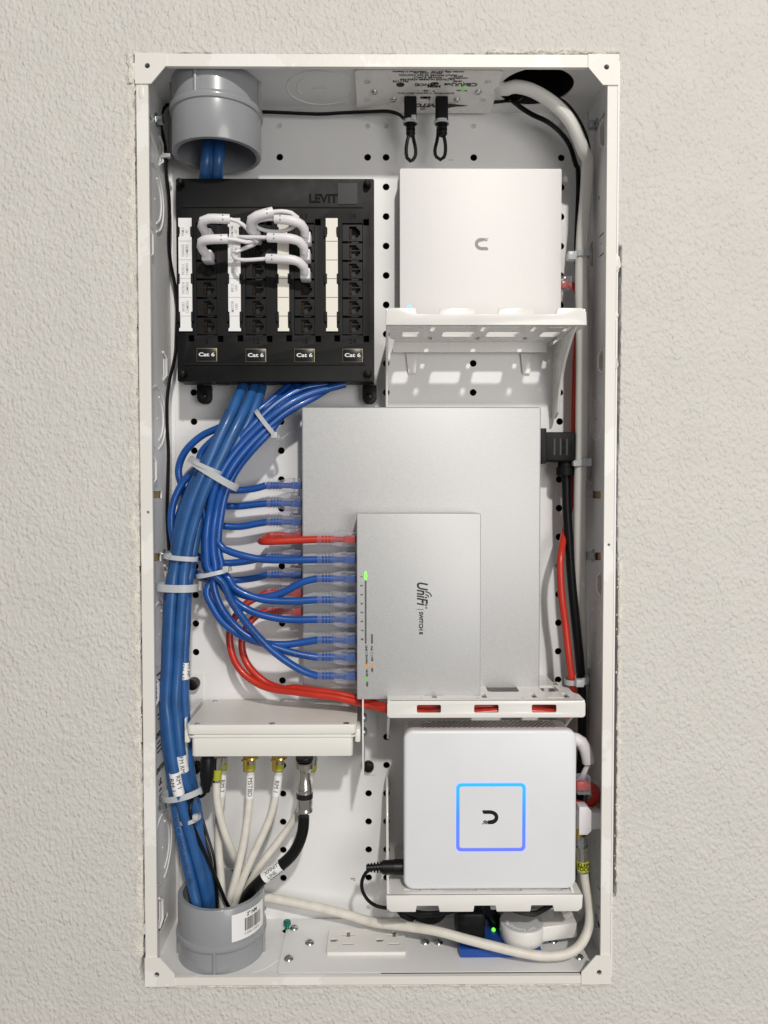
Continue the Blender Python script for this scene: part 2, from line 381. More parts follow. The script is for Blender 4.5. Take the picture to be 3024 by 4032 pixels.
# ============================================================ SETTING: wall, studs, cavity
FY = -3.35                                    # front face of the enclosure frame
WY = -3.27                                    # painted wall surface
XL, XR, ZT, ZB = -7.46, 6.885, 1.60, -26.63    # outer edges of the steel frame
def hsh(i, k=0): random.seed(i * 7919 + k * 104729); return random.random()
def noise1(t, k=0):
    i = math.floor(t); f = t - i; f = f * f * (3 - 2 * f); return hsh(i, k) * (1 - f) + hsh(i + 1, k) * f
def build_wall():
    per = []                                 # perimeter samples with outward normal and gap
    st = .075
    def gapL(z): return .045 + .16 * max(0, noise1(z * 1.1, 1) - .5) + .05 * noise1(z * 7, 2) + (.12 if z < -25.1 else 0) * noise1(z * 3, 9)
    def gapR(z):
        g = .02
        if -24 < z < -4.0: g = .13 + .07 * noise1(z * .45, 3)
        elif -4 <= z < -1: g = .05
        if z > -1.5 or z < -24.2: g = .015
        return g + .03 * max(0, noise1(z * 4, 4) - .4)
    def gapT(x): return .014 + .09 * max(0, noise1(x * 1.3, 5) - .45) + .03 * noise1(x * 9, 6) + (.05 * noise1(x * 6, 8) if x > 2.5 else 0)
    def gapB(x): return .004 + .04 * noise1(x * 5, 7)
    z = ZT; 
    n = int((ZT - ZB) / st)
    for i in range(n): z = ZT - (ZT - ZB) * i / n; per.append((XL, z, -1, 0, gapL(z)))
    n = int((XR - XL) / st)
    for i in range(n): x = XL + (XR - XL) * i / n; per.append((x, ZB, 0, -1, gapB(x)))
    n = int((ZT - ZB) / st)
    for i in range(n): z = ZB + (ZT - ZB) * i / n; per.append((XR, z, 1, 0, gapR(z)))
    n = int((XR - XL) / st)
    for i in range(n): x = XR - (XR - XL) * i / n; per.append((x, ZT, 0, 1, gapT(x)))
    N = len(per); cx, cz = (XL + XR) / 2, (ZT + ZB) / 2
    offs = [-1, 0, .03, .07, .12, .2, .3, .42, .6, .9, 1.5, 3, 8, 24]
    rings = []
    for oi, o in enumerate(offs):
        R = []
        for i, (x, z, nx, nz, g) in enumerate(per):
            # corner mitre: push out from a rectangle
            d = max(o, 0)
            kx = (1 if x > cx else -1); kz = (1 if z > cz else -1)
            fx = d * (nx if nx else (x - cx) / (XR - cx))
            fz = d * (nz if nz else (z - cz) / (ZT - cz))
            fade = max(0, 1 - d / .9); px, pz = x + fx + nx * g * fade, z + fz + nz * g * fade
            if oi == 0: y = WY + .5
            else:
                a = {0: .02, .03: .0}.get(o, 0)
                amp = max(0, 1 - d / .45) * (.35 if nx == 1 else 1)
                y = WY + a - amp * (.028 * (noise1(px * 6 + pz * 5, 11) - .35) + .03 * (noise1((px - pz) * 11, 12 + oi) - .5))
                if nx == -1 and .0 < o < .16: y -= .02                   # ridge of old compound on the left
                if nx == 0 and nz == -1 and o < .1: y -= .025
            R.append(Vector((px, y, pz)))
        rings.append(R)
    # back of the board
    mb = MB(); mb.rings(rings, cap=False)
    o = mb.build('wall', 'wall_paint', None, smooth=True, angle=50); tag(o, kind='structure', label='cream orange peel textured drywall with a rough cut opening'); return o
build_wall()
def strip_rough():
    # exposed gypsum and paint edge on the left and bottom of the cut opening
    random.seed(3)
    mb = MB()
    for i in range(430):
        z = ZT - .8 - i * .0615 + random.uniform(-.03, .03)
        if hsh(int(z * 1.1), 31) < .18: continue
        r = random.uniform(.018, .042); x = XL - .075 - abs(random.gauss(0, .04))
        mb.sphere((x, WY - .004, z), r, 6, (random.uniform(.8, 1.3), random.uniform(.3, .7), random.uniform(.8, 1.9)))
    for i in range(150):
        x = XL + .2 + i * .095 + random.uniform(-.05, .05); r = random.uniform(.015, .032)
        mb.sphere((x, WY - .004, ZB - .03 - abs(random.gauss(0, .012))), r, 6, (random.uniform(1, 2.6), .6, .5))
    for i in range(36):
        z = random.choice((random.uniform(-24, -12), random.uniform(-1.0, 1.2))); r = random.uniform(.014, .032)
        mb.sphere((XR + .13 + abs(random.gauss(0, .04)), WY - .002, z), r, 6, (.9, .5, random.uniform(.9, 2)))
    o = mb.build('plaster_crumbs', 'plaster', None, angle=80)
    tag(o, 'rough crumbs of old plaster and paint along the cut edge of the wall', 'plaster', kind='stuff')
strip_rough()
def filler(name_label, p0, p1, out, w, h, seed):
    # ragged smear of compound: p0-p1 runs along the frame, out = unit vector away from it
    n = int((p1 - p0).length / .035); cols = 8; v = []; f = []
    for i in range(n + 1):
        b = p0.lerp(p1, i / n); ww = w * (.55 + .75 * noise1(i * .16, seed) + .25 * noise1(i * .7, seed + 1)); st = .02 + .03 * noise1(i * .3, seed + 2)
        for j in range(cols + 1):
            t = j / cols; hh = h * (math.sin(math.pi * min(1, t * 1.1)) ** .6 if 0 < t < 1 else 0) * (.45 + .9 * noise1(i * .45 + j * 3.1, seed + 3 + j))
            v.append(b + out * (st + ww * t) + Vector((0, -hh + .004 * (t in (0, 1)), 0)))
    for i in range(n):
        for j in range(cols): a = i * (cols + 1) + j; f.append((a, a + 1, a + cols + 2, a + cols + 1))
    o = MB().add(v, f).build('wall_filler', 'plaster', None, angle=70); tag(o, name_label, 'plaster filler')
filler('rough strip of pale old compound along the left edge of the frame', Vector((XL - .05, WY, ZT - .6)), Vector((XL - .05, WY, ZB + .9)), Vector((-1, 0, 0)), .24, .035, 200)
filler('bright ragged bead of filler under the bottom edge of the frame', Vector((XL + .1, WY, ZB - .0)), Vector((XR - .1, WY, ZB - .0)), Vector((0, 0, -1)), .07, .05, 240)
filler('torn smear of filler over the top edge at the right', Vector((3.0, WY, ZT + .01)), Vector((XR + .05, WY, ZT + .01)), Vector((0, 0, 1)), .16, .07, 280)
filler('lump of filler beside the top left corner of the frame', Vector((XL - .06, WY, ZT)), Vector((XL - .06, WY, ZT - .85)), Vector((-1, 0, 0)), .2, .09, 360)
filler('narrow broken strip of filler on the wall beside the lower right of the frame', Vector((XR + .14, WY, -13.5)), Vector((XR + .14, WY, -23.5)), Vector((1, 0, 0)), .11, .03, 320)
def flakes():
    # torn paint flakes round the right hand edge of the opening
    pts = [(XR + .03, 1.55, .10), (XR + .06, -4.45, .14), (XR + .03, -4.75, .10), (XR + .03, -6.1, .09), (XR + .02, -7.55, .12), (XR + .05, -24.3, .08), (XL - .07, -24.9, .13), (XL - .06, 1.1, .14), (XL - .08, .6, .1)]
    r = thing('paint_flakes', 'torn bits of paint and plaster hanging round the opening in the wall', 'paint flakes', (XR, FY, -4))
    for k, (x, z, s) in enumerate(pts):
        random.seed(k + 50); n = 9; v = [Vector((x, WY - .05, z))]
        for i in range(n):
            a = 2 * math.pi * i / n; q = s * 1.5 * random.uniform(.45, 1); v.append(Vector((x + q * .6 * math.cos(a), WY - random.uniform(.0, .07), z + q * 1.3 * math.sin(a))))
        mb = MB().add(v + [p + Vector((0, .03, 0)) for p in v], [(0, 1 + i, 1 + (i + 1) % n) for i in range(n)] + [(n + 1, n + 2 + (i + 1) % n, n + 2 + i) for i in range(n)] + [(1 + i, n + 2 + i, n + 2 + (i + 1) % n, 1 + (i + 1) % n) for i in range(n)])
        mb.build('flake', 'frame_paint' if k % 2 else 'wall_paint', r, angle=25)
flakes()
cv = MB()
cv.box(-8.9, 8.4, .6, .7, -28, 3); cv.box(-8.9, 8.4, -2.75, .6, -28.1, -28); cv.box(-8.9, 8.4, -2.75, .6, 3, 3.1)
tag(cv.build('wall_cavity', 'cavity', None, smooth=False), kind='structure')
for x0, x1 in ((-9.1, -7.49), (7.0, 8.5)):
    tag(MB().box(x0, x1, -2.74, .58, -27.9, 2.9).build('wall_stud', 'wood', None, smooth=False), kind='structure')

# ============================================================ ENCLOSURE
ENC = thing('media_enclosure', 'white steel media enclosure recessed in the wall, holding all the equipment', 'enclosure', (-.29, 0, -26.5))
BL, BR, BT, BB = -7.40, 6.91, 1.50, -26.45
def hole_rows():
    H = set()
    def col(x, rows):
        for r in rows: H.add((x, -r))
    col(-6.63, list(range(0, 26))); col(-3.63, range(0, 26)); col(-.63, range(0, 26)); col(0, range(0, 26)); col(3, [0, 7, 8] + list(range(15, 18))); col(6, range(0, 26))
    return sorted(H)
holes = [circ(x, z, .118, 16) for x, z in hole_rows()]
mb = plate([(BL, BB), (BR, BB), (BR, BT), (BL, BT)], holes, .05, F_xz(0)); mb.build('back_panel', 'enclosure_paint', ENC)
# pressed dimples
mb = MB()
for u, v in ((604, 272), (794, 272), (834, 272), (1023, 272), (1213, 272), (797, 1960), (570, 1962)):
    p = at(u * 1.8228, v * 1.8228, 0); mb.lathe((p.x, .002, p.z), (0, -1, 0), [(0, .115), (.012, .11), (.012, .095), (.002, .085)], 20)
split_build(mb, 'pressed_dimple', 'enclosure_paint', ENC)
# raised flange where the back pan meets the sides
split_build(MB().box(BL, BL + .13, -.05, 0, BB, BT).box(BR - .13, BR, -.05, 0, BB, BT), 'corner_fold', 'enclosure_paint', ENC, bevel=.03)
# side panels: features are read off the photograph on the plane of each side
def side(x, s, feats):
    """x inner face, s=+1 the metal lies on +x"""
    hl = []; loops = MB(); rings = MB(); bolts = []
    for kind, pts in feats:
        if kind == 'knock':
            (cu, cv_), (tu, tv), (bu, bv) = pts
            c = at_x(cu, cv_, x); t = at_x(cu, tv, x).z; b = at_x(cu, bv, x).z; R = (t - b) / 2; cz = (t + b) / 2; y = max(-2.25, min(-1.0, c.y))
            for rr, a0, a1 in ((R, -80, 262), (R * .74, -75, 80)):
                rings.tube([(x - s * .004, y + rr * math.cos(math.radians(a)), cz + rr * math.sin(math.radians(a))) for a in range(a0, a1, 12)], .036, 6)
            hl.append([(y + .02 - .06, cz - .045), (y + .02 + .06, cz - .045), (y + .02 + .06, cz + .045), (y + .02 - .06, cz + .045)])
        elif kind == 'bridge':
            (u0, v0), (u1, v1) = pts; yy = max(-2.95, min(-.55, at_x((u0 + u1) / 2, (v0 + v1) / 2, x).y)); t = at_x(u0, v0, x); b = at_x(u1, v1, x)
            zt, zb = at_x((u0 + u1) / 2, v0, x).z, at_x((u0 + u1) / 2, v1, x).z; hh = (zt - zb) / 2; cz = (zt + zb) / 2; w = .16
            poly = [(yy - w, cz - hh + .04), (yy + w * .4, cz - hh + .2), (yy + w * .4, cz + hh - .2), (yy - w, cz + hh - .04)]
            hl.append(poly)
            loops.tube([(x - s * .02, yy - w, cz - hh), (x - s * .06, yy + w * .5, cz - hh + .17), (x - s * .06, yy + w * .5, cz + hh - .17), (x - s * .02, yy - w, cz + hh)], .042, 6, step=5)
        elif kind == 'slot':
            q = [at_x(u, v, x) for u, v in pts]; hl.append([(p.y, p.z) for p in q])
        elif kind == 'bolt':
            p = at_x(pts[0][0], pts[0][1], x); bolts.append((p.y, p.z))
        elif kind == 'dot':
            p = at_x(pts[0][0], pts[0][1], x); hl.append(circ(p.y, p.z, .05, 10))
    m = plate([(-3.30, BB - .02), (0.02, BB - .02), (0.02, BT + .02), (-3.30, BT + .02)], hl, .05, F_yz(x if s > 0 else x - .05))
    m.build('side_panel', 'enclosure_paint', ENC)
    if rings.v: split_build(rings, 'knockout_ring', 'enclosure_paint', ENC)
    split_build(loops, 'tie_loop', 'enclosure_paint', ENC)
    for y, z in bolts:
        o = MB().lathe((x, y, z), (-s, 0, 0), [(0, .21), (.05, .21), (.06, .15)], 18).build('bolt', 'zinc', ENC)
        MB().lathe((x - s * .05, y, z), (-s, 0, 0), [(0, .155), (.19, .155), (.215, .12)], 6).build('bolt_head', 'zinc', o, smooth=False)
def f1(o, s, x, y): return (o[0] + x / s, o[1] + y / s)
L1 = lambda x, y: f1((480, 200), 1.844, x, y)
L2 = lambda x, y: f1((480, 1400), 1.844, x, y)
L3 = lambda x, y: f1((480, 2600), 1.702, x, y)
side(BL, -1, [
 ('slot', [L1(182, 412), L1(226, 500), L1(218, 528), L1(178, 440)]), ('bolt', [L1(243, 500)]), 
 ('slot', [L1(176, 553), L1(208, 600), L1(208, 612), L1(176, 566)]), ('slot', [L1(176, 690), L1(206, 738), L1(206, 752), L1(176, 702)]), ('dot', [L1(196, 648)]),
 ('bridge', [L1(262, 635), L1(294, 838)]), ('knock', [L1(235, 1060), L1(235, 830), L1(235, 1300)]), ('bridge', [L1(190, 1295), L1(214, 1510)]),
 ('bridge', [L2(292, -20), L2(318, 180)]), ('knock', [L2(252, 445), L2(252, 225), L2(252, 675)]), ('bridge', [L2(212, 725), L2(240, 935)]),
 ('slot', [L2(220, 984), L2(290, 984), L2(290, 1036), L2(220, 1036)]), ('slot', [L2(226, 1436), L2(285, 1436), L2(285, 1492), L2(226, 1492)]), ('bolt', [L2(300, 1450)]),
 ('bridge', [L2(302, 1520), L2(330, 1710)]), ('knock', [L2(268, 2015), L2(268, 1790), L2(268, 2250)]),
 ('bridge', [L3(214, 110), L3(240, 300)]), ('slot', [L3(252, 872), L3(256, 892), L3(236, 930), L3(232, 905)]), ('bolt', [L3(250, 965)]), ('bridge', [L3(300, 780), L3(324, 945)]),
 ('knock', [L3(270, 1245), L3(270, 1030), L3(270, 1480)]), ('bridge', [L3(240, 1575), L3(268, 1780)]), ('slot', [L3(306, 1684), L3(306, 1712), L3(250, 1838), L3(244, 1800)])])
R1 = lambda x, y: f1((2180, 200), 1.844, x, y)
R2 = lambda x, y: f1((2180, 1400), 1.844, x, y)
R3 = lambda x, y: f1((2180, 2600), 1.702, x, y)
side(BR, 1, [
 ('slot', [R1(371, 425), R1(371, 460), R1(330, 545), R1(330, 510)]), ('bolt', [R1(316, 540)]), ('bridge', [R1(338, 510), R1(368, 715)]),
 ('slot', [R1(320, 1060), R1(334, 1050), R1(334, 1078), R1(320, 1090)]), ('slot', [R1(330, 1345), R1(364, 1312), R1(364, 1326), R1(330, 1360)]), ('slot', [R1(330, 1490), R1(364, 1462), R1(364, 1476), R1(330, 1503)]), ('dot', [R1(347, 1400)]),
 ('bridge', [R1(248, 1400), R1(280, 1600)]), ('bridge', [R2(334, -40), R2(355, 130)]), ('knock', [R2(312, 450), R2(312, 300), R2(312, 612)]),
 ('bridge', [R2(234, 735), R2(268, 925)]), ('slot', [R2(276, 984), R2(342, 984), R2(342, 1040), R2(276, 1036)]), ('slot', [R2(290, 1430), R2(342, 1430), R2(342, 1486), R2(290, 1486)]), ('bolt', [R2(292, 1452)]),
 ('bridge', [R2(320, 1565), R2(350, 1745)]), ('knock', [R2(305, 2005), R2(305, 1790), R2(305, 2230)]),
 ('bridge', [R3(215, 40), R3(243, 215)]), ('bridge', [R3(286, 860), R3(318, 1040)]), ('knock', [R3(278, 1215), R3(278, 1000), R3(278, 1440)]),
 ('slot', [R3(292, 1506), R3(322, 1545), R3(322, 1560), R3(292, 1518)]), ('slot', [R3(292, 1640), R3(322, 1668), R3(322, 1682), R3(292, 1652)]), ('dot', [R3(307, 1590)]),
 ('slot', [R3(290, 1710), R3(312, 1780), R3(306, 1804), R3(290, 1760)]), ('bolt', [R3(290, 1745)])])
# top and bottom panels
kc = at_z(1256, 334, BT)
mb = plate([(BL, -3.3), (BR, -3.3), (BR, .02), (BL, .02)], [circ(4.78, -1.68, 1.18, 40), circ(-5.40, -1.75, 1.0, 30), [(kc.x - .22, -1.62), (kc.x + .22, -1.62), (kc.x + .22, -1.57), (kc.x - .22, -1.57)]], .05, F_xy(BT))
mb.build('top_panel', 'enclosure_paint', ENC)
mb = MB()
for rr, a0, a1 in ((1.05, 0, 360), (.72, 150, 275)):
    mb.tube([(kc.x + rr * math.cos(math.radians(a)), -1.6 + rr * math.sin(math.radians(a)), BT + .004) for a in range(a0, a1 + 1, 12)], .026, 6)
split_build(mb, 'knockout_ring', 'enclosure_paint', ENC)
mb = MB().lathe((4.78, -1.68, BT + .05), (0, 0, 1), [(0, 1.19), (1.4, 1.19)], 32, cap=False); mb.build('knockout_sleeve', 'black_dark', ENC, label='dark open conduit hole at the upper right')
mb = plate([(BL, -3.3), (BR, -3.3), (BR, .02), (BL, .02)], [circ(-3.42, -.72, .17, 18)], .05, F_xy(BB - .05))
mb.build('bottom_panel', 'enclosure_paint', ENC)
MB().tube([(-5.15 + 1.78 * math.cos(math.radians(a)), -1.75 + 1.5 * math.sin(math.radians(a)), BB) for a in range(-60, 40, 10)], .014, 5).build('knockout_ring', 'enclosure_paint', ENC, label='faint knockout arc in the bottom panel')
# frame rails and corner plates
LW = .335
def rail(o, hs, nm='frame_rail'):
    m = plate(o, hs, .06, F_xz(FY)); return m
fr = [([(XL, ZB + .5), (XL + LW + .02, ZB + .5), (XL + LW + .02, ZT - .5), (XL, ZT - .5)], [circ(XL + .22, at(578, 2017, FY).z, .045, 12)]),
      ([(XR - .30, ZB + .5), (XR, ZB + .5), (XR, ZT - .5), (XR - .30, ZT - .5)], [circ(XR - .15, at(2391, 2145, FY).z, .045, 12)])]
for o, h in fr:
    m = rail(o, h); x0 = o[0][0]; x1 = o[1][0]
    m.box(x0, x0 + .05, FY + .06, FY + (.5 if x0 < 0 else .1), o[0][1], o[2][1]); m.box(x1 - .05, x1, FY + .06, FY + (.1 if x0 < 0 else .5), o[0][1], o[2][1])
    m.build('frame_rail', 'frame_paint', ENC)
for z0, z1 in ((ZT - LW - .03, ZT), (ZB, ZB + .255)):
    m = plate([(XL + .9, z0), (XR - .9, z0), (XR - .9, z1), (XL + .9, z1)], [], .055, F_xz(FY - .012))
    m.box(XL + .9, XR - .9, FY + .05, FY + (.12 if z0 > -5 else .4), z0, z0 + .05); m.box(XL + .9, XR - .9, FY + .05, FY + (.4 if z0 > -5 else .12), z1 - .05, z1)
    m.build('frame_rail', 'frame_paint', ENC)
for sx in (0, 1):
    for sz in (0, 1):
        X = (lambda a: XL - .02 + a) if sx == 0 else (lambda a: XR + .02 - a)
        Z = (lambda a: ZT + .01 - a) if sz == 1 else (lambda a: ZB - .01 + a)
        ex, ez, c0, c1 = (.92, .90, .47, .40)
        o = [(X(0), Z(0)), (X(ex), Z(0)), (X(ex), Z(c1 - .02)), (X(c0), Z(ez)), (X(0), Z(ez))]
        m = plate(o, [circ(X(.37), Z(.38), .08, 14)], .045, F_xz(FY - .045))
        q = m.build('corner_plate', 'frame_paint', ENC, label=('chamfered corner plate at the ' + ('top ' if sz else 'bottom ') + ('left' if sx == 0 else 'right')))
        MB().cyl((X(.37), FY + .12, Z(.38)), (X(.37), FY + .1, Z(.38)), .1, 14).build('hole_backing', 'zinc', q)
# dried paint drip on the left rail and yellow glue
MB().sphere((XL + .16, FY - .0, ZT - 1.12), .1, 12, (1.0, .25, 2.2)).build('paint_run', 'frame_paint', ENC)
MB().sphere((XL + .03, FY, -13.3), .07, 10, (.6, .2, 7)).build('glue_stain', 'label_cream', ENC)
# printed label on the left side
def side_label():
    a = at_x(480 + 225 / 1.702, 2600 + 370 / 1.702, BL); b = at_x(480 + 290 / 1.702, 2600 + 800 / 1.702, BL)
    o = MB().box(BL + .002, BL + .012, -2.45, -1.15, -21.7, -17.0).build('rating_label', 'label_white', ENC, label='white sticker with black lettering low on the left side panel')
    x = BL + .014
    for k, (s, sz, z, w) in enumerate((('WARNING', .11, -17.3, 0), ('ADVERTENCIA', .09, -17.5, 0), ('TO REDUCE THE RISK', .07, -17.7, 0), ('OF ELECTRIC SHOCK', .07, -17.85, 0), ('DISCONNECT POWER', .07, -18.0, 0),
            ('FOR INDOOR', .08, -18.6, 0), ('USE ONLY', .08, -18.75, 0), ('LEVITON', .24, -19.25, .008), ('CAT. NO. 47605', .09, -19.5, 0), ('MEDIA ENCLOSURE', .08, -19.65, 0), ('MADE IN MEXICO', .08, -19.8, 0), ('LEVITON', .24, -20.4, .008), ('UL', .3, -20.85, .01), ('LISTED', .1, -21.1, 0), ('E 116914', .09, -21.3, 0))):
        text(s, sz, (x, -1.85, z), 'ink', o, xd=(0, 1, 0), yd=(0, 0, 1), weight=w)
side_label()

for u, v, a_, w_ in ((1389, 3460, .05, .16), (1395, 3466, .03, .08), (1010, 3430, .02, .05), (880, 2960, .02, .12), (1180, 3720, .02, .1), (1775, 630, .02, .14), (905, 1640, .02, .1)):
    p = at(u, v, -.001) if v < 3600 else at_z(u, v, BB)
    MB().box(p.x - w_ / 2, p.x + w_ / 2, -.003, -.001, p.z - a_ / 2, p.z + a_ / 2).build('scuff_mark', 'scuff', ENC) if v < 3600 else None
# ============================================================ CONDUITS
def conduit(name, label, cx, cy, z_open, z_wall, bead_z, dirn, ribs):
    r = thing(name, label, 'conduit', (cx, cy, z_wall), 'grey conduit adapters')
    R = 1.395; d = dirn                       # d=+1 mouth at top
    def z(h): return z_open - d * h
    H = abs(z_open - z_wall); hb = abs(z_open - bead_z)
    m = MB(); prof = [(0, R - .16), (.0, R - .02), (.03, R), (hb - .16, R), (hb - .13, R + .05), (hb - .05, R + .065), (hb + .03, R + .065), (hb + .09, R + .02), (hb + .1, R - .005), (H + .3, R - .005)]
    n = 56; rings = []
    for h, q in prof: rings.append([Vector((cx + q * math.cos(2 * math.pi * k / n), cy + q * math.sin(2 * math.pi * k / n), z(h))) for k in range(n)])
    m.rings(rings, cap=False)
    m.build('pipe', 'pvc', r)
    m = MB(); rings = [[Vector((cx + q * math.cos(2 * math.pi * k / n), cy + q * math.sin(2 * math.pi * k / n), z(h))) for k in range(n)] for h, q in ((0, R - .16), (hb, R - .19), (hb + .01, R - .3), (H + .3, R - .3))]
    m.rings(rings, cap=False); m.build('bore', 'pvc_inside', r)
    m = MB()
    for a in ribs:
        a = math.radians(a); p = (cx + (R + .01) * math.cos(a), cy + (R + .01) * math.sin(a))
        m.cyl((*p, z(hb)), (*p, z(H + .2)), .055, 10)
    split_build(m, 'rib', 'pvc', r)
    return r
TOPC = conduit('conduit_adapter', 'grey plastic conduit adapter hanging from the top panel above the black patch panel', -5.40, -1.75, -.72, 1.5, .60, -1, (-105, -10, 185))
BOTC = conduit('conduit_adapter', 'grey plastic conduit adapter with a barcode sticker standing on the bottom panel', -5.44, -1.75, -24.43, -26.45, -25.70, 1, (-88, -6, 188))
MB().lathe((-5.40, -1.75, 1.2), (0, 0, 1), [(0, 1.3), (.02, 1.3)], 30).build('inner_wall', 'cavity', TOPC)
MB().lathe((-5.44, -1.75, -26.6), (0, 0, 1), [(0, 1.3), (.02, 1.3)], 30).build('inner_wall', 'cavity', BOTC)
def barcode():
    R = 1.40; cx, cy = -5.44, -1.75
    def pt(a, z, o=0): return Vector((cx + (R + o) * math.cos(a), cy + (R + o) * math.sin(a), z))
    a0, a1 = math.radians(-66), math.radians(-10); z0, z1 = -25.48, -24.62
    m = MB(); n = 12
    v = [pt(a0 + (a1 - a0) * i / n, z, .008) for z in (z0, z1) for i in range(n + 1)]
    m.add(v, [(i, i + 1, n + 2 + i, n + 1 + i) for i in range(n)]); st = m.build('barcode_sticker', 'label_white', BOTC)
    b = MB(); a = math.radians(-48)
    random.seed(5)
    while a < math.radians(-20):
        w = random.choice((.010, .016, .024)); b.add([pt(a, -25.25, .016), pt(a + w, -25.25, .016), pt(a + w, -24.85, .016), pt(a, -24.85, .016)], [(0, 1, 2, 3)]); a += w + random.choice((.012, .02))
    b.build('bar', 'ink', st)
    tmb = densify(text_mb('2" NM', .16, .004, .002)); tmb.v = [pt(math.radians(-36) + q.x / R, -24.74 + q.y, .014) for q in tmb.v]; tmb.build('lettering', 'ink', st, smooth=False)
    tmb = densify(text_mb('0 52063 12345 8', .09, 0, .002)); tmb.v = [pt(math.radians(-36) + q.x / R, -25.34 + q.y, .014) for q in tmb.v]; tmb.build('lettering', 'ink_dark_grey', st, smooth=False)
barcode()

# ============================================================ POWER SUPPLY PLATE ON THE CEILING
PS = thing('power_supply', 'white power supply plate under the top panel with upside-down printing', 'power supply', (1.3, -1.6, 1.5))
PZ0 = 1.34
plx0, plx1, ply0, ply1 = -.97, 3.52, -2.98, -.32
jx = [at_z(1300 + x / 1.3825, 180 + 288 / 1.3825, PZ0) for x in (436, 518, 606)]
jy = jx[1].y
plate(rrect(plx0, plx1, ply0, ply1, .16), [[(p.x - .17, jy - .14), (p.x + .17, jy - .14), (p.x + .17, jy + .16), (p.x - .17, jy + .16)] for p in jx], .14, F_xy(PZ0)).build('plate', 'white_plastic', PS)
for p in jx:
    q = MB().box(p.x - .17, p.x + .17, jy - .14, jy + .16, PZ0 + .09, PZ0 + .2).build('socket', 'black_soft', PS)
    MB().lathe((p.x, jy, PZ0 + .09), (0, 0, -1), [(0, .11), (.04, .11), (.04, .07), (0, .07)], 14).build('contact', 'black_dark', q)
for x, y, m in ((240, 250, 1), (806, 250, 1), (345, 292, 1), (690, 292, 1), (505, 342, 0), (202, 197, 0), (202, 296, 0), (858, 197, 0), (830, 296, 0)):
    p = at_z(1300 + x / 1.3825, 180 + y / 1.3825, PZ0)
    if m:
        o = MB().lathe((p.x, p.y, PZ0), (0, 0, -1), [(0, .115), (.04, .11), (.075, .06), (.08, .01)], 16).build('screw', 'zinc', PS)
        MB().box(p.x - .06, p.x + .06, p.y - .012, p.y + .012, PZ0 - .082, PZ0 - .06).build('screw_slot', 'ink_dark_grey', o)
    else: MB().lathe((p.x, p.y, PZ0 - .003), (0, 0, -1), [(0, .105), (.004, .105), (.003, .06)], 16).build('screw_hole', 'zinc', PS)
def pst(s, size, u, v, w=0, m='ink', sx=1, shear=0):
    p = at_z(u, v, PZ0 - .003); text(s, size, (p.x, p.y, PZ0 - .003), m, PS, xd=(-1, 0, 0), yd=(0, 1, 0), weight=w, sx=sx, shear=shear)
Q = lambda x, y: (1380 + x / 2.676, 240 + y / 2.676)
pst('LEVITON', .30, *Q(800, 465), w=.012, shear=.3)
pst('OUTPUT POWER  12 VDC EACH, 780mA TOTAL', .085, *Q(795, 338), w=.001)
pst('+  -o)-  -', .16, *Q(800, 316), w=.004)
pst('POWER', .10, *Q(1175, 310)); pst('NOM\n057', .17, *Q(883, 250), w=.012); pst('(ANCE)', .2, *Q(785, 250), w=.004)
pst('c(UL)us', .24, *Q(1115, 248), w=.006); pst('CE', .26, *Q(1285, 248), w=.006); pst('LISTED', .09, *Q(1130, 213), w=.003); pst('ACCESSORY\n52W8', .11, *Q(1135, 170))
pst('N11173', .15, *Q(527, 213), w=.004); p = at_z(*Q(525, 250), PZ0); MB().cyl((p.x, p.y, PZ0), (p.x, p.y, PZ0 - .006), .13, 20).build('tick_mark', 'ink', PS)
pst('CATALOG NUMBER 47605-PSB\nPOWER SUPPLY\nINPUT POWER 90-264 VAC/VCA\n500mA 47-63 Hz', .125, *Q(815, 160), w=.001)
pst('Leviton Mfg. Co. Inc.    Assembled in Mexico', .12, *Q(820, 113), w=.001)
p = at_z(*Q(1187, 292), PZ0); MB().box(p.x - .06, p.x + .06, p.y - .1, p.y + .1, PZ0 - .015, PZ0).build('power_light', 'power_green', PS)

# ============================================================ CABLE TIES
def band(o, c, axis, rx, ry, w, m='nylon', side_=None, t=.025, start=0, end=360, name='strap'):
    """flat strap round a bundle: c centre, axis = cable direction, rx across the view, ry in depth"""
    c = Vector(c); ax = Vector(axis).normalized(); d = Vector((0, 1, 0)); d = (d - ax * d.dot(ax)).normalized(); a = ax.cross(d)
    rings = []; n = 36
    for i in range(n):
        th = 2 * math.pi * i / n; e = a * math.cos(th) * rx + d * math.sin(th) * ry; en = e.normalized()
        rings.append([c + e - ax * w / 2, c + e + ax * w / 2, c + e + en * t + ax * w / 2, c + e + en * t - ax * w / 2])
    return MB().rings(rings, cap=False, closed=True).build(name, m, o)
def tie(label, c, axis, rx, ry, w=.14, head=None, tail=None, m='nylon'):
    r = thing('cable_tie', label, 'cable tie', c, 'nylon cable ties')
    s = band(r, c, axis, rx, ry, w, m)
    if head:
        h = Vector(head); k = w * .75
        MB().box(h.x - k, h.x + k, h.y - k, h.y + k, h.z - k * .95, h.z + k * .95).build('tie_head', m, r, bevel=.03)
    if tail: MB().tube(tail, .1, flat=(.02, w * .42), step=.2).build('tie_tail', m, r)
    return r
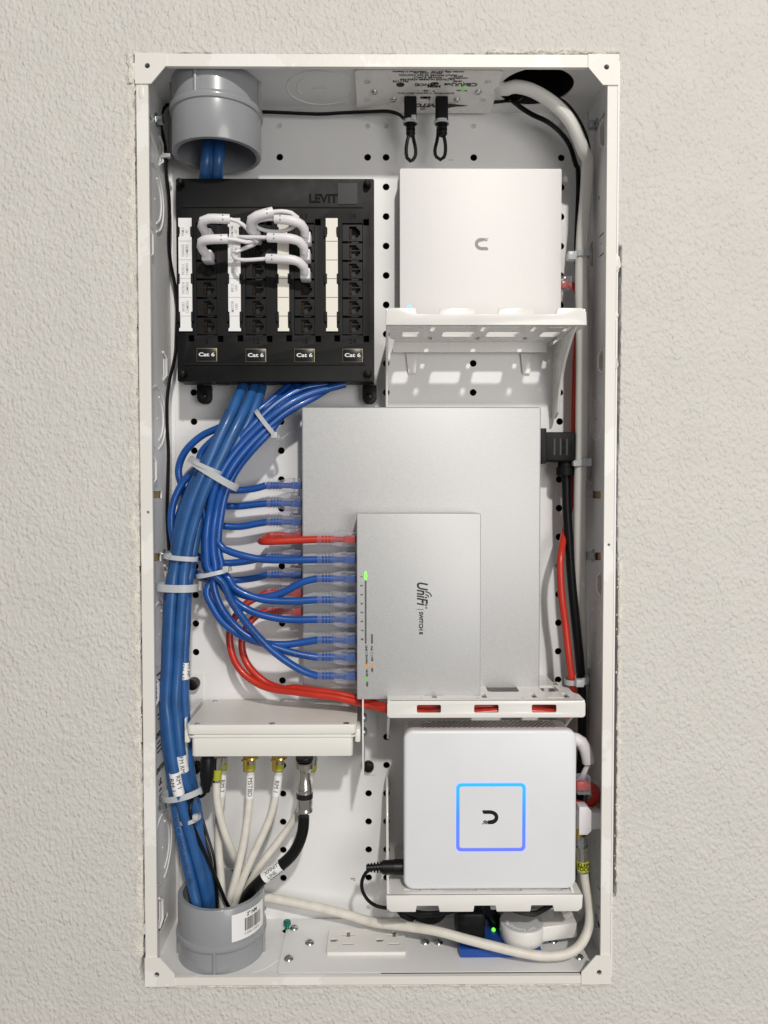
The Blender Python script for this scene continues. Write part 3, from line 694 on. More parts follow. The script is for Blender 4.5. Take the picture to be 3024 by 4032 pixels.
# ============================================================ IN-WALL BLUE CABLES
RW = .168
WT = []
def wcable(label, pts, r=RW, m='wall_blue', cat='cable', grp='blue in-wall network cables', nm='network_cable'):
    o = thing(nm, label, cat, pts[len(pts) // 2], grp)
    sd = len(label) * 7
    MB().tube(pts, lambda t: r * (.95 + .10 * noise1(t * 26, sd)), 14).build('jacket', m, o); return o
f8 = c8; f5 = c5; f6 = c6
w1 = [f5(732, 18, -.9), f5(700, 90, -1.3), f5(640, 230, -1.8), f5(568, 380, -2.05), f5(492, 545, -2.2), f5(410, 730, -2.25), f5(345, 920, -2.25), f5(305, 1100, -2.25), f5(275, 1260, -2.25),
      f6(266, 180, -2.3), f6(250, 400, -2.35), f6(236, 700, -2.4), f6(222, 930, -2.45), f8(200, 300, -2.5), f8(225, 520, -2.55), f8(262, 740, -2.55), f8(300, 880, -2.5), f8(345, 1050, -2.4), f8(395, 1230, -2.3), f8(435, 1400, -2.2), f8(462, 1540, -2.1), f8(470, 1720, -2.0)]
w2 = [f5(800, 18, -.9), f5(770, 110, -1.3), f5(705, 250, -1.8), f5(630, 400, -2.05), f5(548, 565, -2.2), f5(470, 730, -2.25), f5(408, 920, -2.25), f5(365, 1100, -2.25), f5(340, 1260, -2.25),
      f6(335, 180, -2.3), f6(318, 400, -2.3), f6(300, 700, -2.3), f6(285, 930, -2.4), f8(262, 300, -2.4), f8(280, 480, -2.45), f8(302, 640, -2.4), f8(345, 800, -2.2), f8(375, 930, -2.0), f8(410, 1100, -1.95), f8(455, 1300, -1.9), f8(480, 1500, -1.8), f8(490, 1720, -1.7)]
w3 = [f5(850, 18, -.8), f5(830, 100, -1.1), f5(770, 250, -1.5), f5(690, 400, -1.8), f5(600, 560, -1.9), f5(520, 700, -1.8), f5(440, 920, -1.8), f5(400, 1100, -1.95), f5(378, 1260, -1.95),
      f6(358, 180, -2.0), f6(350, 420, -2.05), f6(340, 650, -2.1), f6(338, 900, -2.1), f8(312, 250, -2.1), f8(325, 420, -2.05), f8(345, 640, -1.95), f8(375, 800, -1.7), f8(400, 950, -1.6), f8(430, 1150, -1.6), f8(465, 1350, -1.6), f8(478, 1530, -1.6), f8(480, 1700, -1.6)]
w4 = [f5(640, 200, -1.5), f5(540, 420, -1.7), f5(430, 620, -1.8), f5(330, 860, -1.9), f5(285, 1100, -1.9), f5(262, 1260, -1.9),
      f6(242, 200, -1.9), f6(232, 420, -1.95), f6(222, 700, -2.0), f6(212, 950, -2.1), f8(188, 400, -2.1), f8(215, 620, -2.1), f8(242, 800, -2.15), f8(262, 920, -2.2), f8(290, 1080, -2.3), f8(330, 1260, -2.4), f8(368, 1420, -2.45), f8(392, 1540, -2.5), f8(400, 1720, -2.4)]
w5 = [f6(300, 50, -1.7), f6(290, 400, -1.75), f6(275, 800, -1.8), f8(235, 300, -1.8), f8(270, 600, -1.75), f8(325, 800, -1.6), f8(350, 1000, -1.5), f8(380, 1250, -1.5), f8(420, 1450, -1.5), f8(425, 1700, -1.5)]
wcable('medium blue in-wall cable tagged RM 1, front left of the bundle', w1)
wcable('medium blue in-wall cable tagged FM RM, running just right of the RM 1 cable', w2)
wcable('medium blue in-wall cable tagged FM AP, rightmost strand of the left bundle', w3)
W4 = wcable('medium blue cable with black jacket printing, entering the bottom conduit', w4)
wcable('medium blue in-wall cable mostly hidden behind the others in the left bundle', w5)
# three more from the top conduit into the back of the patch panel
for k, (lab, x, y) in enumerate((('medium blue in-wall cable dropping from the top conduit, left of three', 545, -1.7), ('medium blue cable from the top conduit, partly behind the other two', 583, -1.62), ('medium blue in-wall cable dropping from the top conduit, right of three', 622, -1.75))):
    wcable(lab, [cU(x + 20, 420, y + .1), cU(x + 8, 600, y + .05), cU(x - 6, 760, y), cU(x - 14, 900, y + .6), cU(x - 14, 1000, y + .9)], r=.19, grp='blue cables from the top conduit')
# white sleeve tags on the in-wall cables
def tag_sleeve(label, path, a, b, r, s, size, parent_lab, ang=0, flip=-1, second=None, m='ink'):
    P = sub_path(path, a, b); o = thing('cable_tag', label, 'cable tag', P[len(P) // 2], 'white printed cable tags')
    MB().tube(P, r, 20).build('sleeve', 'label_white', o)
    wrap_text(s, size, path, r, (a + b) / 2, ang, m, o, flip=flip)
    if second: wrap_text(s, size, path, r, (a + b) / 2 - .05, ang + second, m, o, flip=flip)
    return o
def plen(path, target):
    P, *_ = frames(path); best = min(range(len(P)), key=lambda i: (P[i] - target).length); return sum((P[i] - P[i - 1]).length for i in range(1, best + 1))
l3 = plen(w3, f6(342, 732, -2.1)); tag_sleeve('white cable tag reading FM AP on the rightmost strand of the left bundle', w3, l3 - .36, l3 + .36, RW + .012, 'FM AP', .185, '', ang=-.1, flip=1, second=-1.25)
l2 = plen(w2, f8(292, 598, -2.4)); tag_sleeve('white cable tag reading FM RM beside the grey tie', w2, l2 - .36, l2 + .36, RW + .012, 'FM RM', .185, '', ang=-.35, flip=1, second=1.1)
l1 = plen(w1, f8(252, 710, -2.55)); tag_sleeve('white cable tag reading RM 1 on the blue cable above the wide lower tie', w1, l1 - .38, l1 + .38, RW + .012, 'RM 1', .21, '', ang=.45, flip=1, second=-1.2)
l4 = plen(w4, f8(330, 1250, -2.4)); wrap_text('UTP 4P 23AWG ISO/IEC 11801', .165, w4, RW, l4 - .5, -.1, 'ink', W4, flip=1, weight=.001)

# ============================================================ NETWORK PATCH CORDS
RC = .120
def boot(parent, p, length, col, s=1, mdl='clear_plastic'):
    """clear boot and plug running from p toward +x (s=1) or -x"""
    x = p.x; y = p.y; z = p.z; L = length
    def X(a): return x + s * a * L
    rb = MB()
    for i in range(5):
        a = .01 + i * .078; q = .142 + i * .010; w_ = .085 if i == 0 else .036
        rb.lathe((X(a), y, z), (s, 0, 0), [(0, RC + .004), (.002, q), (L * w_ - .002, q), (L * w_, RC + .004)], 16)
    prof = [(.375, .16), (.40, .19), (.52, .235), (.66, .262), (.70, .262), (.702, .235), (.99, .235)]
    rings = []
    n = 16
    for a, q in prof:
        ring = []
        for k in range(n):
            t = 2 * math.pi * k / n; c, sn = math.cos(t), math.sin(t)
            if a > .33:
                e = .55; rr = q / ((abs(c) ** (2 / e) + abs(sn) ** (2 / e)) ** (e / 2)) if False else q
                c2 = math.copysign(abs(c) ** .6, c); s2 = math.copysign(abs(sn) ** .6, sn); ring.append(Vector((X(a), y + s2 * q * .85, z + c2 * q)))
            else: ring.append(Vector((X(a), y + sn * q, z + c * q)))
        rings.append(ring)
    b = MB().rings(rings, cap=False).build('plug_boot', mdl, parent, angle=30)
    o2 = rb.build('strain_ribs', mdl, b, angle=30)
    # coloured cable core inside and the pin block
    MB().lathe((X(.0), y, z), (s, 0, 0), [(0, RC * .99), (L * .40, RC * .99), (L * .41, RC * .8), (L * .64, RC * .8)], 14).build('cable_core', col, b)
    MB().box(X(.64), X(1.0), y - .12, y + .12, z - .12, z + .12).build('wire_block', col, b, bevel=.02)
    MB().box(X(.45), X(.72), y - .2, y - .17, z + .09, z + .17).box(X(.45), X(.72), y - .2, y - .17, z - .17, z - .09).box(X(.71), X(.73), y - .19, y + .1, z - .245, z + .245).build('latch', mdl, b)
    return b
def cord(label, pts, m='cord_blue', group='blue patch cords', boots=(), r=RC):
    o = thing('patch_cord', label, 'patch cord', pts[-1], group)
    MB().tube(pts, r, 12).build('cord', m, o)
    for (p, L, s) in boots: boot(o, p, L, m, s)
    return o
BX0, BX1 = c5(878, 700, -.8).x, c5(1112, 700, -.8).x
SX0, SX1 = c5(1207, 1100, -2.05).x, c5(1462, 1100, -2.05).x
def bigp(y6): p = c6(878, y6, -.8); return Vector((BX0, -.8, p.z))
def smlp(y6): p = c6(1207, y6, -2.05); return Vector((SX0, -2.05, p.z))
bL = BX1 - BX0 + .1; sL = SX1 - SX0 + .1
# centre line of the dark blue bundle
CL = [(1250, 35, -.95), (1130, 105, -1.25), (990, 185, -1.5), (880, 285, -1.65), (765, 400, -1.75), (665, 520, -1.8), (600, 630, -1.85), (555, 750, -1.85), (530, 880, -1.85), (515, 1000, -1.9), (515, 1120, -1.95), (530, 1230, -2.0)]
def strand(off, top, dz, n=len(CL)):
    out = []
    for i in range(n):
        a = CL[max(0, i - 1)]; b = CL[min(len(CL) - 1, i + 1)]; tx, ty = b[0] - a[0], b[1] - a[1]; l = math.hypot(tx, ty); nx, ny = -ty / l, tx / l   # right-hand normal in picture
        k = 1.0
        x, y, d = CL[i]; w = max(0, 1 - i / 3.2)
        ox = x + nx * off * k; oy = y + ny * off * k
        ox = ox * (1 - w) + (top if i == 0 else ox + (top - CL[0][0]) * .55) * w
        if i == 0: oy = 22
        out.append(c5(ox, oy, d + dz + (.05 * math.sin(i * 1.3 + off))))
    return out
B = 'blue patch cord '
cord(B + 'in the top port of the large silver switch', [c5(570, 800, -1.2), c5(560, 745, -1.0), c5(600, 712, -.9), c5(700, 714, -.8), c5(800, 703, -.8), bigp(-478 - 1) + Vector((-.02, 0, 0))], boots=[(bigp(-478), bL, 1)])
cord(B + 'in the second port down of the large silver switch', [c5(545, 930, -1.2), c5(540, 850, -1.0), c5(600, 820, -.85), c5(700, 818, -.8), c5(800, 807, -.8), bigp(-361)], boots=[(bigp(-361), bL, 1)])
cord(B + 'in the third port down of the large silver switch', [c5(500, 860, -1.2), c5(520, 915, -1.0), c5(580, 945, -.85), c5(700, 952, -.8), c5(800, 935, -.8), bigp(-240)], boots=[(bigp(-240), bL, 1)])
cord(B + 'with an outer loop at left, in fifth port of large switch',
     [c5(1090, 22, -.75), c5(1000, 90, -1.0), c5(860, 180, -1.2), c5(700, 245, -1.3), c5(570, 305, -1.35), c5(450, 362, -1.3), c5(345, 465, -1.25), c5(303, 590, -1.2), c5(335, 720, -1.2), c5(350, 850, -1.2), c5(330, 980, -1.2), c5(360, 1090, -1.1), c5(440, 1150, -1.0), c5(580, 1188, -.85), c5(730, 1180, -.8), bigp(-12)], boots=[(bigp(-12), bL, 1)])
cord(B + 'with an inner loop at left, in sixth port of large switch',
     [c5(1030, 22, -.75), c5(930, 110, -1.05), c5(800, 210, -1.3), c5(640, 300, -1.4), c5(530, 385, -1.45), c5(452, 470, -1.45), c5(425, 570, -1.5), c5(335, 660, -1.55), c5(275, 780, -1.6), c5(256, 900, -1.6), c5(270, 1040, -1.6), c5(310, 1160, -1.5), c5(375, 1240, -1.2), c5(470, 1290, -1.0), c5(640, 1302, -.85), c5(780, 1290, -.8), bigp(106)], boots=[(bigp(106), bL, 1)])
cord(B + 'crossing behind the medium blue cables below the wide tie', [c5(1150, 22, -.8), c5(1040, 110, -1.1), c5(900, 215, -1.35), c5(760, 340, -1.45), c5(600, 460, -1.5), c5(480, 560, -1.55), c5(400, 650, -1.6), c5(350, 760, -1.5), c5(300, 900, -1.5), c5(290, 1050, -1.5), c5(330, 1180, -1.5), c5(420, 1260, -1.5), c5(500, 1290, -1.6)])
def lower(lst, d0=-2.0): return [c6(x, y, d) for x, y, d in lst]
specs = [
 ('in the second port down of the small silver switch', 62, 1290, .0, 9, [('c5', 575, 1070, -1.9), ('c5', 625, 1108, -1.95), ('c5', 720, 1140, -2.0), ('c5', 850, 1165, -2.0), ('c5', 1020, 1170, -2.05)], 6),
 ('bending up into the third port of the small switch', 22, 1200, .22, 12, [('c6', 600, 130, -1.85), ('c6', 660, 205, -1.9), ('c6', 760, 246, -1.95), ('c6', 870, 250, -2.0), ('c6', 980, 222, -2.0), ('c6', 1110, 155, -2.05)], 130),
 ('in the fourth port down of the small silver switch', 40, 1240, .12, 12, [('c6', 615, 110, -2.05), ('c6', 665, 185, -2.1), ('c6', 760, 238, -2.1), ('c6', 880, 270, -2.1), ('c6', 1050, 277, -2.07)], 268),
 ('in the fifth port down of the small silver switch', 5, 1170, .15, 12, [('c6', 580, 160, -1.95), ('c6', 650, 255, -2.0), ('c6', 740, 322, -2.0), ('c6', 850, 368, -2.05), ('c6', 1020, 398, -2.05)], 397),
 ('in the sixth port down of the small silver switch', -50, 1080, .05, 12, [('c6', 490, 200, -2.1), ('c6', 525, 310, -2.1), ('c6', 600, 420, -2.1), ('c6', 720, 505, -2.1), ('c6', 860, 552, -2.1), ('c6', 1000, 560, -2.08), ('c6', 1120, 545, -2.05)], 530),
 ('with black print, in the seventh port of the small switch', -15, 1330, -.12, 12, [('c6', 530, 160, -2.15), ('c6', 568, 290, -2.15), ('c6', 640, 400, -2.15), ('c6', 735, 490, -2.2), ('c6', 860, 550, -2.2), ('c6', 1000, 600, -2.15), ('c6', 1110, 628, -2.1)], 643),
 ('crossing over the others to the lowest port of the small switch', 28, 1390, -.22, 12, [('c6', 595, 160, -2.3), ('c6', 640, 260, -2.35), ('c6', 710, 370, -2.4), ('c6', 800, 482, -2.4), ('c6', 900, 585, -2.35), ('c6', 1010, 670, -2.3), ('c6', 1120, 735, -2.2)], 765)]
fn = {'c5': c5, 'c6': c6}
for k, (lab, off, top, dz, n, low, py) in enumerate(specs):
    p = smlp(py); pts = strand(off, top, dz, n) + [fn[q[0]](*q[1:]) for q in low] + [p]
    o = cord(B + lab, pts, boots=[(p, sL, 1)])
    if k == 5:
        wrap_text('Cablematters.com  RoHS COMPLIANT', .125, pts, RC, plen(pts, c6(600, 330, -2.15)), .15, 'ink', o, flip=1); wrap_text('E485863-1VHE  24AWG', .125, pts, RC, plen(pts, c6(1020, 607, -2.15)), .1, 'ink', o, flip=1)
    if k == 6:
        wrap_text('Verified to ANSI/TIA-568-C.2 UTP CAT6 Patch Cord', .12, pts, RC, plen(pts, c6(690, 345, -2.4)), .1, 'ink', o, flip=1)
# red cords
red = 'red patch cord '
p = smlp(-127); q = Vector((BX0 + .12, -.8, c5(900, 1008, -.8).z))
cord('short red jumper between the small silver switch and the large one', [p, c5(1080, 1040, -2.05), c5(960, 1046, -2.05), c5(880, 1049, -2.0), c5(848, 1048, -1.8), c5(840, 1044, -1.45), c5(858, 1034, -1.1), c5(885, 1020, -.85), q], 'cord_red', 'red patch cords', [(p, sL, 1), (q, bL - .12, 1)])
rr = [c6(1050, 868, -1.75), c6(1200, 888, -1.9), c6(1330, 905, -2.0), c6(1460, 935, -2.1), c6(1560, 962, -2.3), c6(1660, 985, -2.8)]
end = [at(1640, 2808, -3.0), at(1800, 2812, -3.0), at(2000, 2800, -3.0), at(2180, 2806, -3.0), at(2235, 2815, -2.5)]
p7 = bigp(222); p8 = bigp(345)
cord(red + 'from the large switch, outer of the two red curves', [p7, c6(830, 247, -.85), c6(750, 290, -.95), c6(680, 370, -1.05), c6(642, 460, -1.1), c6(640, 560, -1.15), c6(672, 670, -1.2), c6(740, 760, -1.3), c6(840, 825, -1.45), c6(940, 855, -1.6)] + rr + end, 'cord_red', 'red patch cords', [(p7, bL, 1)])
cord(red + 'from the large switch, inner of the two red curves', [p8, c6(830, 360, -.85), c6(765, 420, -.95), c6(722, 510, -1.0), c6(720, 600, -1.05), c6(755, 690, -1.15), c6(820, 765, -1.3), c6(900, 820, -1.4), c6(1000, 850, -1.6)] + [v + Vector((0, .12, .10)) for v in rr[:-1]] + [c6(1660, 965, -2.6), at(1700, 2780, -2.75), at(2000, 2780, -2.75), at(2200, 2790, -2.5)], 'cord_red', 'red patch cords', [(p8, bL, 1)])

# ============================================================ PATCH PANEL
PP = thing('patch_panel', 'black 24-port network patch panel with white label strips and white jumpers', 'patch panel', (-3.55, 0, -7.9))
PY = -1.7
px0, px1, pz0, pz1 = -6.74, -.40, -7.86, -1.40
colx = [c3(325, 800, PY).x, c3(690, 800, PY).x, c3(1052, 800, PY).x, c3(1410, 800, PY).x]
rowz = [c3(800, 482 + 138.5 * i, PY).z for i in range(6)]
jh = []
def jack_open(x, z):     # opening shaped like a modular jack lying on its side
    return [(x - .13, z - .20), (x + .10, z - .20), (x + .10, z - .13), (x + .16, z - .13), (x + .16, z - .07), (x + .215, z - .07), (x + .215, z + .07), (x + .16, z + .07), (x + .16, z + .13), (x + .10, z + .13), (x + .10, z + .20), (x - .13, z + .20)]
sq = []
for i, x in enumerate(colx):
    for z in ((rowz[0] + .33, rowz[5] - .30)):
        if i != 3 or True: sq.append((x + .44 if i < 4 else x, z + (.0 if z > -5 else -.12)))
    sq.append((x - .50, rowz[5] - .40))
hl = []
for x, z in sq:
    if px0 + .1 < x < px1 - .15: hl.append([(x - .09, z - .1), (x + .09, z - .1), (x + .09, z + .1), (x - .09, z + .1)])
for x in colx:
    hl.append([(x - .33, rowz[5] - .305), (x + .33, rowz[5] - .305), (x + .33, rowz[0] + .305), (x - .33, rowz[0] + .305)])
plate(rrect(px0, px1, pz0, pz1, .06), hl, .10, F_xz(PY)).build('face', 'black_plastic', PP, bevel=.025, seg=2)
MB().box(px0 + .02, px1 - .02, PY + .095, -.75, pz0 + .02, pz0 + .09).box(px0 + .02, px1 - .02, PY + .095, -.75, pz1 - .09, pz1 - .02).box(px0 + .02, px0 + .09, PY + .095, -.75, pz0 + .09, pz1 - .09).box(px1 - .09, px1 - .02, PY + .095, -.75, pz0 + .09, pz1 - .09).box(px0 + .1, px1 - .1, PY + .5, PY + .56, pz0 + .1, pz1 - .1).build('housing', 'black_plastic', PP)
rdg = MB().box(px0 + .22, px1 - .35, PY - .035, PY, c3(800, 287, PY).z, c3(800, 297, PY).z).box(px0 + .22, px1 - .3, PY - .035, PY, c3(800, 1455, PY).z, c3(800, 1465, PY).z); split_build(rdg, 'ridge', 'black_plastic', PP)
NUM = {0: ('1', '6'), 1: ('7', '12'), 2: ('13', '18'), 3: ('19', '24')}
for i, x in enumerate(colx):
    for j, z in enumerate(rowz):
        fx0, fx1 = x - .325, x + .325
        jm = plate([(fx0, z - .268), (fx1, z - .268), (fx1, z + .268), (fx0, z + .268)], [jack_open(x + .03, z)], .06, F_xz(PY + .03)); o = jm.build('jack', 'black_soft', PP, bevel=.008, seg=1)
        MB().box(x - .15, x + .28, PY + .34, PY + .36, z - .24, z + .24).build('jack_back', 'black_dark', o)
        pm = MB()
        for k in range(8): pm.box(x - .095, x - .03, PY + .12, PY + .3, z - .15 + k * .04, z - .135 + k * .04)
        pm.build('contact_pins', 'copper_pin', o)
    # designation strip
    xs0, xs1 = [(c3(124, 800, PY).x, c3(222, 800, PY).x), (c3(490, 800, PY).x, c3(582, 800, PY).x), (c3(856, 800, PY).x, c3(940, 800, PY).x), (c3(1214, 800, PY).x, c3(1302, 800, PY).x)][i]
    zt, zb = c3(800, 380, PY).z, c3(800, 1217, PY).z
    st = plate([(xs0, zt), (xs0, zt - .27), (xs0 + .05, zt - .31), (xs0 + .05, zt - .5), (xs0, zt - .55), (xs0, zb + .5), (xs0 + .04, zb + .45), (xs0 + .04, zb + .12), (xs0, zb + .08), (xs0, zb), (xs1, zb), (xs1, zb + .08), (xs1 - .04, zb + .12), (xs1 - .04, zb + .45), (xs1, zb + .5), (xs1, zt - .55), (xs1 - .05, zt - .5), (xs1 - .05, zt - .31), (xs1, zt - .27), (xs1, zt)], [], .03, F_xz(PY - .07)).build('label_strip', 'label_white' if i < 2 else 'label_cream', PP)
    for j in range(5):
        z = (rowz[j] + rowz[j + 1]) / 2; MB().box(xs0 + .01, xs1 - .01, PY - .074, PY - .069, z - .009, z + .009).build('card_joint', 'ink_faded' if i < 2 else 'ink_dark_grey', st)
    txt = [['FAM 2\nAP', 'GARAGE\nCAMERA', 'PATIO L\nCAMERA', 'PATIO R\nCAMERA', 'ENTRY\nCAMERA'], ['FAM RM\nAP', 'OFFICE\nLAN', 'BED 1\nLAN', 'BED 2\nLAN', 'MASTER\nLAN']]
    if i < 2:
        for j in range(5): text(txt[i][j], .125, ((xs0 + xs1) / 2, PY - .072, rowz[j]), 'ink_faded', st, xd=(0, 0, 1), yd=(-1, 0, 0), weight=.001, sx=.8)
    for zz in (rowz[0] + .02, rowz[2] - .28, rowz[4] - .30):
        for s, xx in ((-1, xs0), (1, xs1)): MB().box(xx - .055 if s < 0 else xx - .035, xx + .035 if s < 0 else xx + .055, PY - .10, PY, zz - .18, zz + .14).build('strip_clip', 'black_plastic', PP, bevel=.012, seg=1)
    text(NUM[i][0], .24, (x, PY, rowz[0] + .50), 'grey_print', PP); text(NUM[i][1], .24, (x, PY, rowz[5] - .50), 'grey_print', PP)
    bx = x; bz = c3(800, 1395, PY).z - (.0 if i else -.02)
    o = MB().box(bx - .328, bx + .328, PY - .03, PY, bz - .213, bz + .213).build('badge', 'badge_rim', PP, bevel=.02)
    MB().box(bx - .315, bx + .315, PY - .045, PY - .02, bz - .2, bz + .2).build('badge_face', 'black_gloss', o, bevel=.02)
    text('Cat 6', .165, (bx, PY - .046, bz), 'label_white', o, weight=.004, sx=1.4)
text('LEVITON', .37, (c3(1262, 232, PY).x, PY - .0, c3(1262, 232, PY).z), 'grey_print', PP, weight=.016, spacing=1.02, extrude=.007)
q = c3(1374, 194, PY); MB().box(q.x - .31, q.x + .31, PY - .02, PY, q.z - .33, q.z + .33).build('logo_square', 'emblem', PP)
for x, z in ((px0 + .17, pz1 - .17), (px1 - .22, pz1 - .2), (px0 + .2, pz0 + .24), (px1 - .21, pz0 + .24)):
    MB().lathe((x, PY, z), (0, -1, 0), [(0, .13), (.12, .12), (.26, .09), (.28, .05)], 16).build('snap_post', 'black_plastic', PP)
for u in (1, 0):
    x = px0 + .58 if u else px1 - .17
    m = plate([(x - .24, pz0 + .05), (x - .24, pz0 - .38), (x - .2, pz0 - .5), (x - .1, pz0 - .58), (x + .1, pz0 - .58), (x + .2, pz0 - .5), (x + .24, pz0 - .38), (x + .24, pz0 + .05)], [], .3, F_xz(-.55)); o = m.build('mounting_foot', 'black_plastic', PP, bevel=.03)
    MB().sphere((x, -.57, pz0 - .33), .13, 14, (1, .6, 1)).build('push_pin', 'black_gloss', o)
for u0, u1 in ((300, 345), (398, 480), (760, 830)): 
    a = c3(u0, 1608, -1.2).x; b = c3(u1, 1608, -1.2).x; MB().box(a, b, -1.3, -1.0, pz0 - .03, pz0 + .02).build('vent_tab', 'black_dark', PP)
# white slim jumpers on the panel
def jumper(label, pts, ends):
    o = thing('patch_cord', label, 'patch cord', ends[0][2], 'white slim jumpers on the patch panel')
    MB().tube(pts, .062, 10).build('cord', 'white_cord', o)
    for path in ends:
        k = len(path)
        pl = MB(); pl.tube(path, lambda t: .145 if t < .62 else .145 - .02 * (t - .62), 16)
        b = pl.build('plug_boot', 'white_cord', o)
        e = path[-1]; pp = path[-2]
        MB().box(e.x - .15, e.x + .17, PY - .42, PY + .1, e.z - .20, e.z + .16).build('plug_body', 'white_cord', b, bevel=.05)
        g = path[0].lerp(path[1], .6)
        MB().cyl((g.x, g.y - .14, g.z + .06), (g.x, g.y - .15, g.z + .06), .018, 8).cyl((g.x, g.y - .14, g.z - .06), (g.x, g.y - .15, g.z - .06), .018, 8).build('boot_dimple', 'grey_print', b)
def pth(l): return [cP(x, y, d) for x, y, d in l]
eA = pth([(525, 262, -2.55), (400, 260, -2.6), (270, 258, -2.6), (190, 285, -2.55), (175, 350, -2.4), (215, 425, -2.2)])
eB = pth([(500, 512, -2.65), (380, 516, -2.7), (260, 520, -2.7), (175, 545, -2.6), (168, 610, -2.45), (215, 690, -2.25)])
eC = pth([(1065, 170, -2.75), (960, 195, -2.8), (870, 222, -2.8), (800, 265, -2.7), (790, 340, -2.5), (820, 430, -2.3)])
eD = pth([(1095, 262, -2.6), (1210, 270, -2.65), (1330, 290, -2.65), (1420, 330, -2.55), (1462, 390, -2.4), (1468, 460, -2.25)])
eE = pth([(1005, 495, -2.6), (1140, 500, -2.65), (1290, 510, -2.65), (1400, 545, -2.55), (1455, 610, -2.4), (1460, 680, -2.25)])
eF = pth([(990, 758, -2.5), (1110, 762, -2.55), (1270, 770, -2.55), (1390, 800, -2.5), (1455, 860, -2.35), (1462, 925, -2.2)])
jumper('white slim jumper from the upper left jack to the second jack under 13', pth([(530, 265, -2.55), (620, 290, -2.5), (700, 340, -2.4), (770, 420, -2.3), (800, 475, -2.25), (740, 500, -2.2), (640, 490, -2.35), (800, 492, -2.5), (1010, 495, -2.6)]), [eA, eE])
jumper('white slim jumper from the second left jack, folding back to the third under 13', pth([(505, 515, -2.65), (620, 528, -2.6), (740, 555, -2.5), (830, 545, -2.3), (865, 555, -2.15), (820, 590, -2.05), (700, 635, -2.0), (600, 680, -2.05), (570, 720, -2.2), (600, 762, -2.4), (700, 778, -2.45), (850, 772, -2.5), (995, 760, -2.5)]), [eB, eF])
jumper('white slim jumper with an oval loop between the jacks under 7 and 13', pth([(1075, 172, -2.75), (1180, 165, -2.75), (1300, 185, -2.7), (1375, 240, -2.6), (1380, 310, -2.4), (1300, 375, -2.25), (1160, 420, -2.15), (980, 410, -2.15), (860, 360, -2.25), (850, 310, -2.4), (920, 275, -2.55), (1010, 262, -2.6), (1100, 262, -2.6)]), [eC, eD])

# ============================================================ WHITE SQUARE SWITCH
AY = -1.0
a0 = at(1575, 672, AY); a1 = at(2208, 1240, AY)
AP = thing('network_switch', 'square white network box with a small grey logo standing on the upper shelf', 'network device', ((a0.x + a1.x) / 2, -.5, -6.3))
azT, azB = at(1890, 664, AY).z, -6.28
plate(rrect(a0.x, a1.x, azB, azT, .05), [], .9, F_xz(AY)).build('case', 'aluminium_light', AP, bevel=.04, seg=3)
q = at(1400 + 318 / 1.508, 560 + 978 / 1.508, AY); q = at(1611, 1212, AY); MB().cyl((q.x, AY - .004, q.z), (q.x, AY + .01, q.z), .075, 14).build('status_light', 'led_cyan', AP)
def ulogo(parent, c, w, h, y, m, flipx=1, flipz=1, m2=None):
    """letter U lying on its side with scattered squares"""
    def P(a, b): return (c.x + flipx * a * w, c.z + flipz * b * h)
    o = [P(.5, .5)] ; t = .25
    out = [P(.15, .5)]
    for i in range(9):
        a = math.radians(90 + 90 * i / 8); out.append(P(-.05 + .45 * math.cos(a), .02 + .48 * math.sin(a)))
    for i in range(9):
        a = math.radians(180 + 90 * i / 8); out.append(P(.05 + .55 * math.cos(a), -.02 + .48 * math.sin(a)))
    out += [P(.5, -.5), P(.5, -.4), P(.42, -.24), P(0, -.24)]
    for i in range(6):
        a = math.radians(270 - 90 * i / 5); out.append(P(.05 + .32 * math.cos(a), .0 + .24 * math.sin(a)))
    for i in range(6):
        a = math.radians(180 - 90 * i / 5); out.append(P(.05 + .32 * math.cos(a), .02 + .2 * math.sin(a)))
    out += [P(.15, .24)]
    g = plate(out, [], .006, F_xz(y - .006)).build('logo', m, parent)
    mb = MB()
    for a, b, s in ((.25, .45, .05), (.32, .36, .05), (.24, .30, .05), (.40, .44, .04), (.40, .30, .045), (.48, .48, .03), (.33, .24, .03), (.17, .37, .05)):
        x, z = P(a, b); mb.box(x - s * w, x + s * w, y - .006, y, z - s * h, z + s * h)
    mb.build('logo_pixels', m2 or m, g)
q = at(1400 + 748 / 1.508, 560 + 605 / 1.508, AY); ulogo(AP, q, .44, .40, AY, 'logo_grey')
# its red cord
ARZ = at(2230, 1122, -.8).z
o = thing('patch_cord', 'red patch cord from the white box, running behind the thick white cable', 'patch cord', (6.2, -1.5, -10), 'red patch cords')
rp = [at(2238, 1120, -.8), at(2262, 1130, -.8), at(2285, 1175, -.7), at(2280, 1260, -.9), at(2268, 1400, -.55), at(2262, 1600, -.5), at(2256, 1760, -.5), at(2250, 1890, -.5), at(2246, 1980, -.55), at(2226, 2080, -.8), at(2207, 2200, -1.5), at(2210, 2330, -1.6), at(2226, 2460, -1.6), at(2240, 2590, -1.7), at(2254, 2690, -1.7), at(2258, 2750, -1.5), at(2245, 2810, -1.1), at(2215, 2870, -.8), at(2180, 2950, -.6)]
MB().tube(rp, .118, 12).build('cord', 'cord_red', o)
bb = MB().box(at(2205, 1120, -.8).x, at(2247, 1120, -.8).x, -1.0, -.6, at(2230, 1145, -.8).z, at(2230, 1092, -.8).z).build('plug', 'clear_plastic', o, bevel=.02)
MB().box(at(2205, 1120, -.8).x, at(2235, 1120, -.8).x, -.9, -.7, ARZ - .12, ARZ + .12).build('wire_block', 'cord_red', bb, bevel=.03)

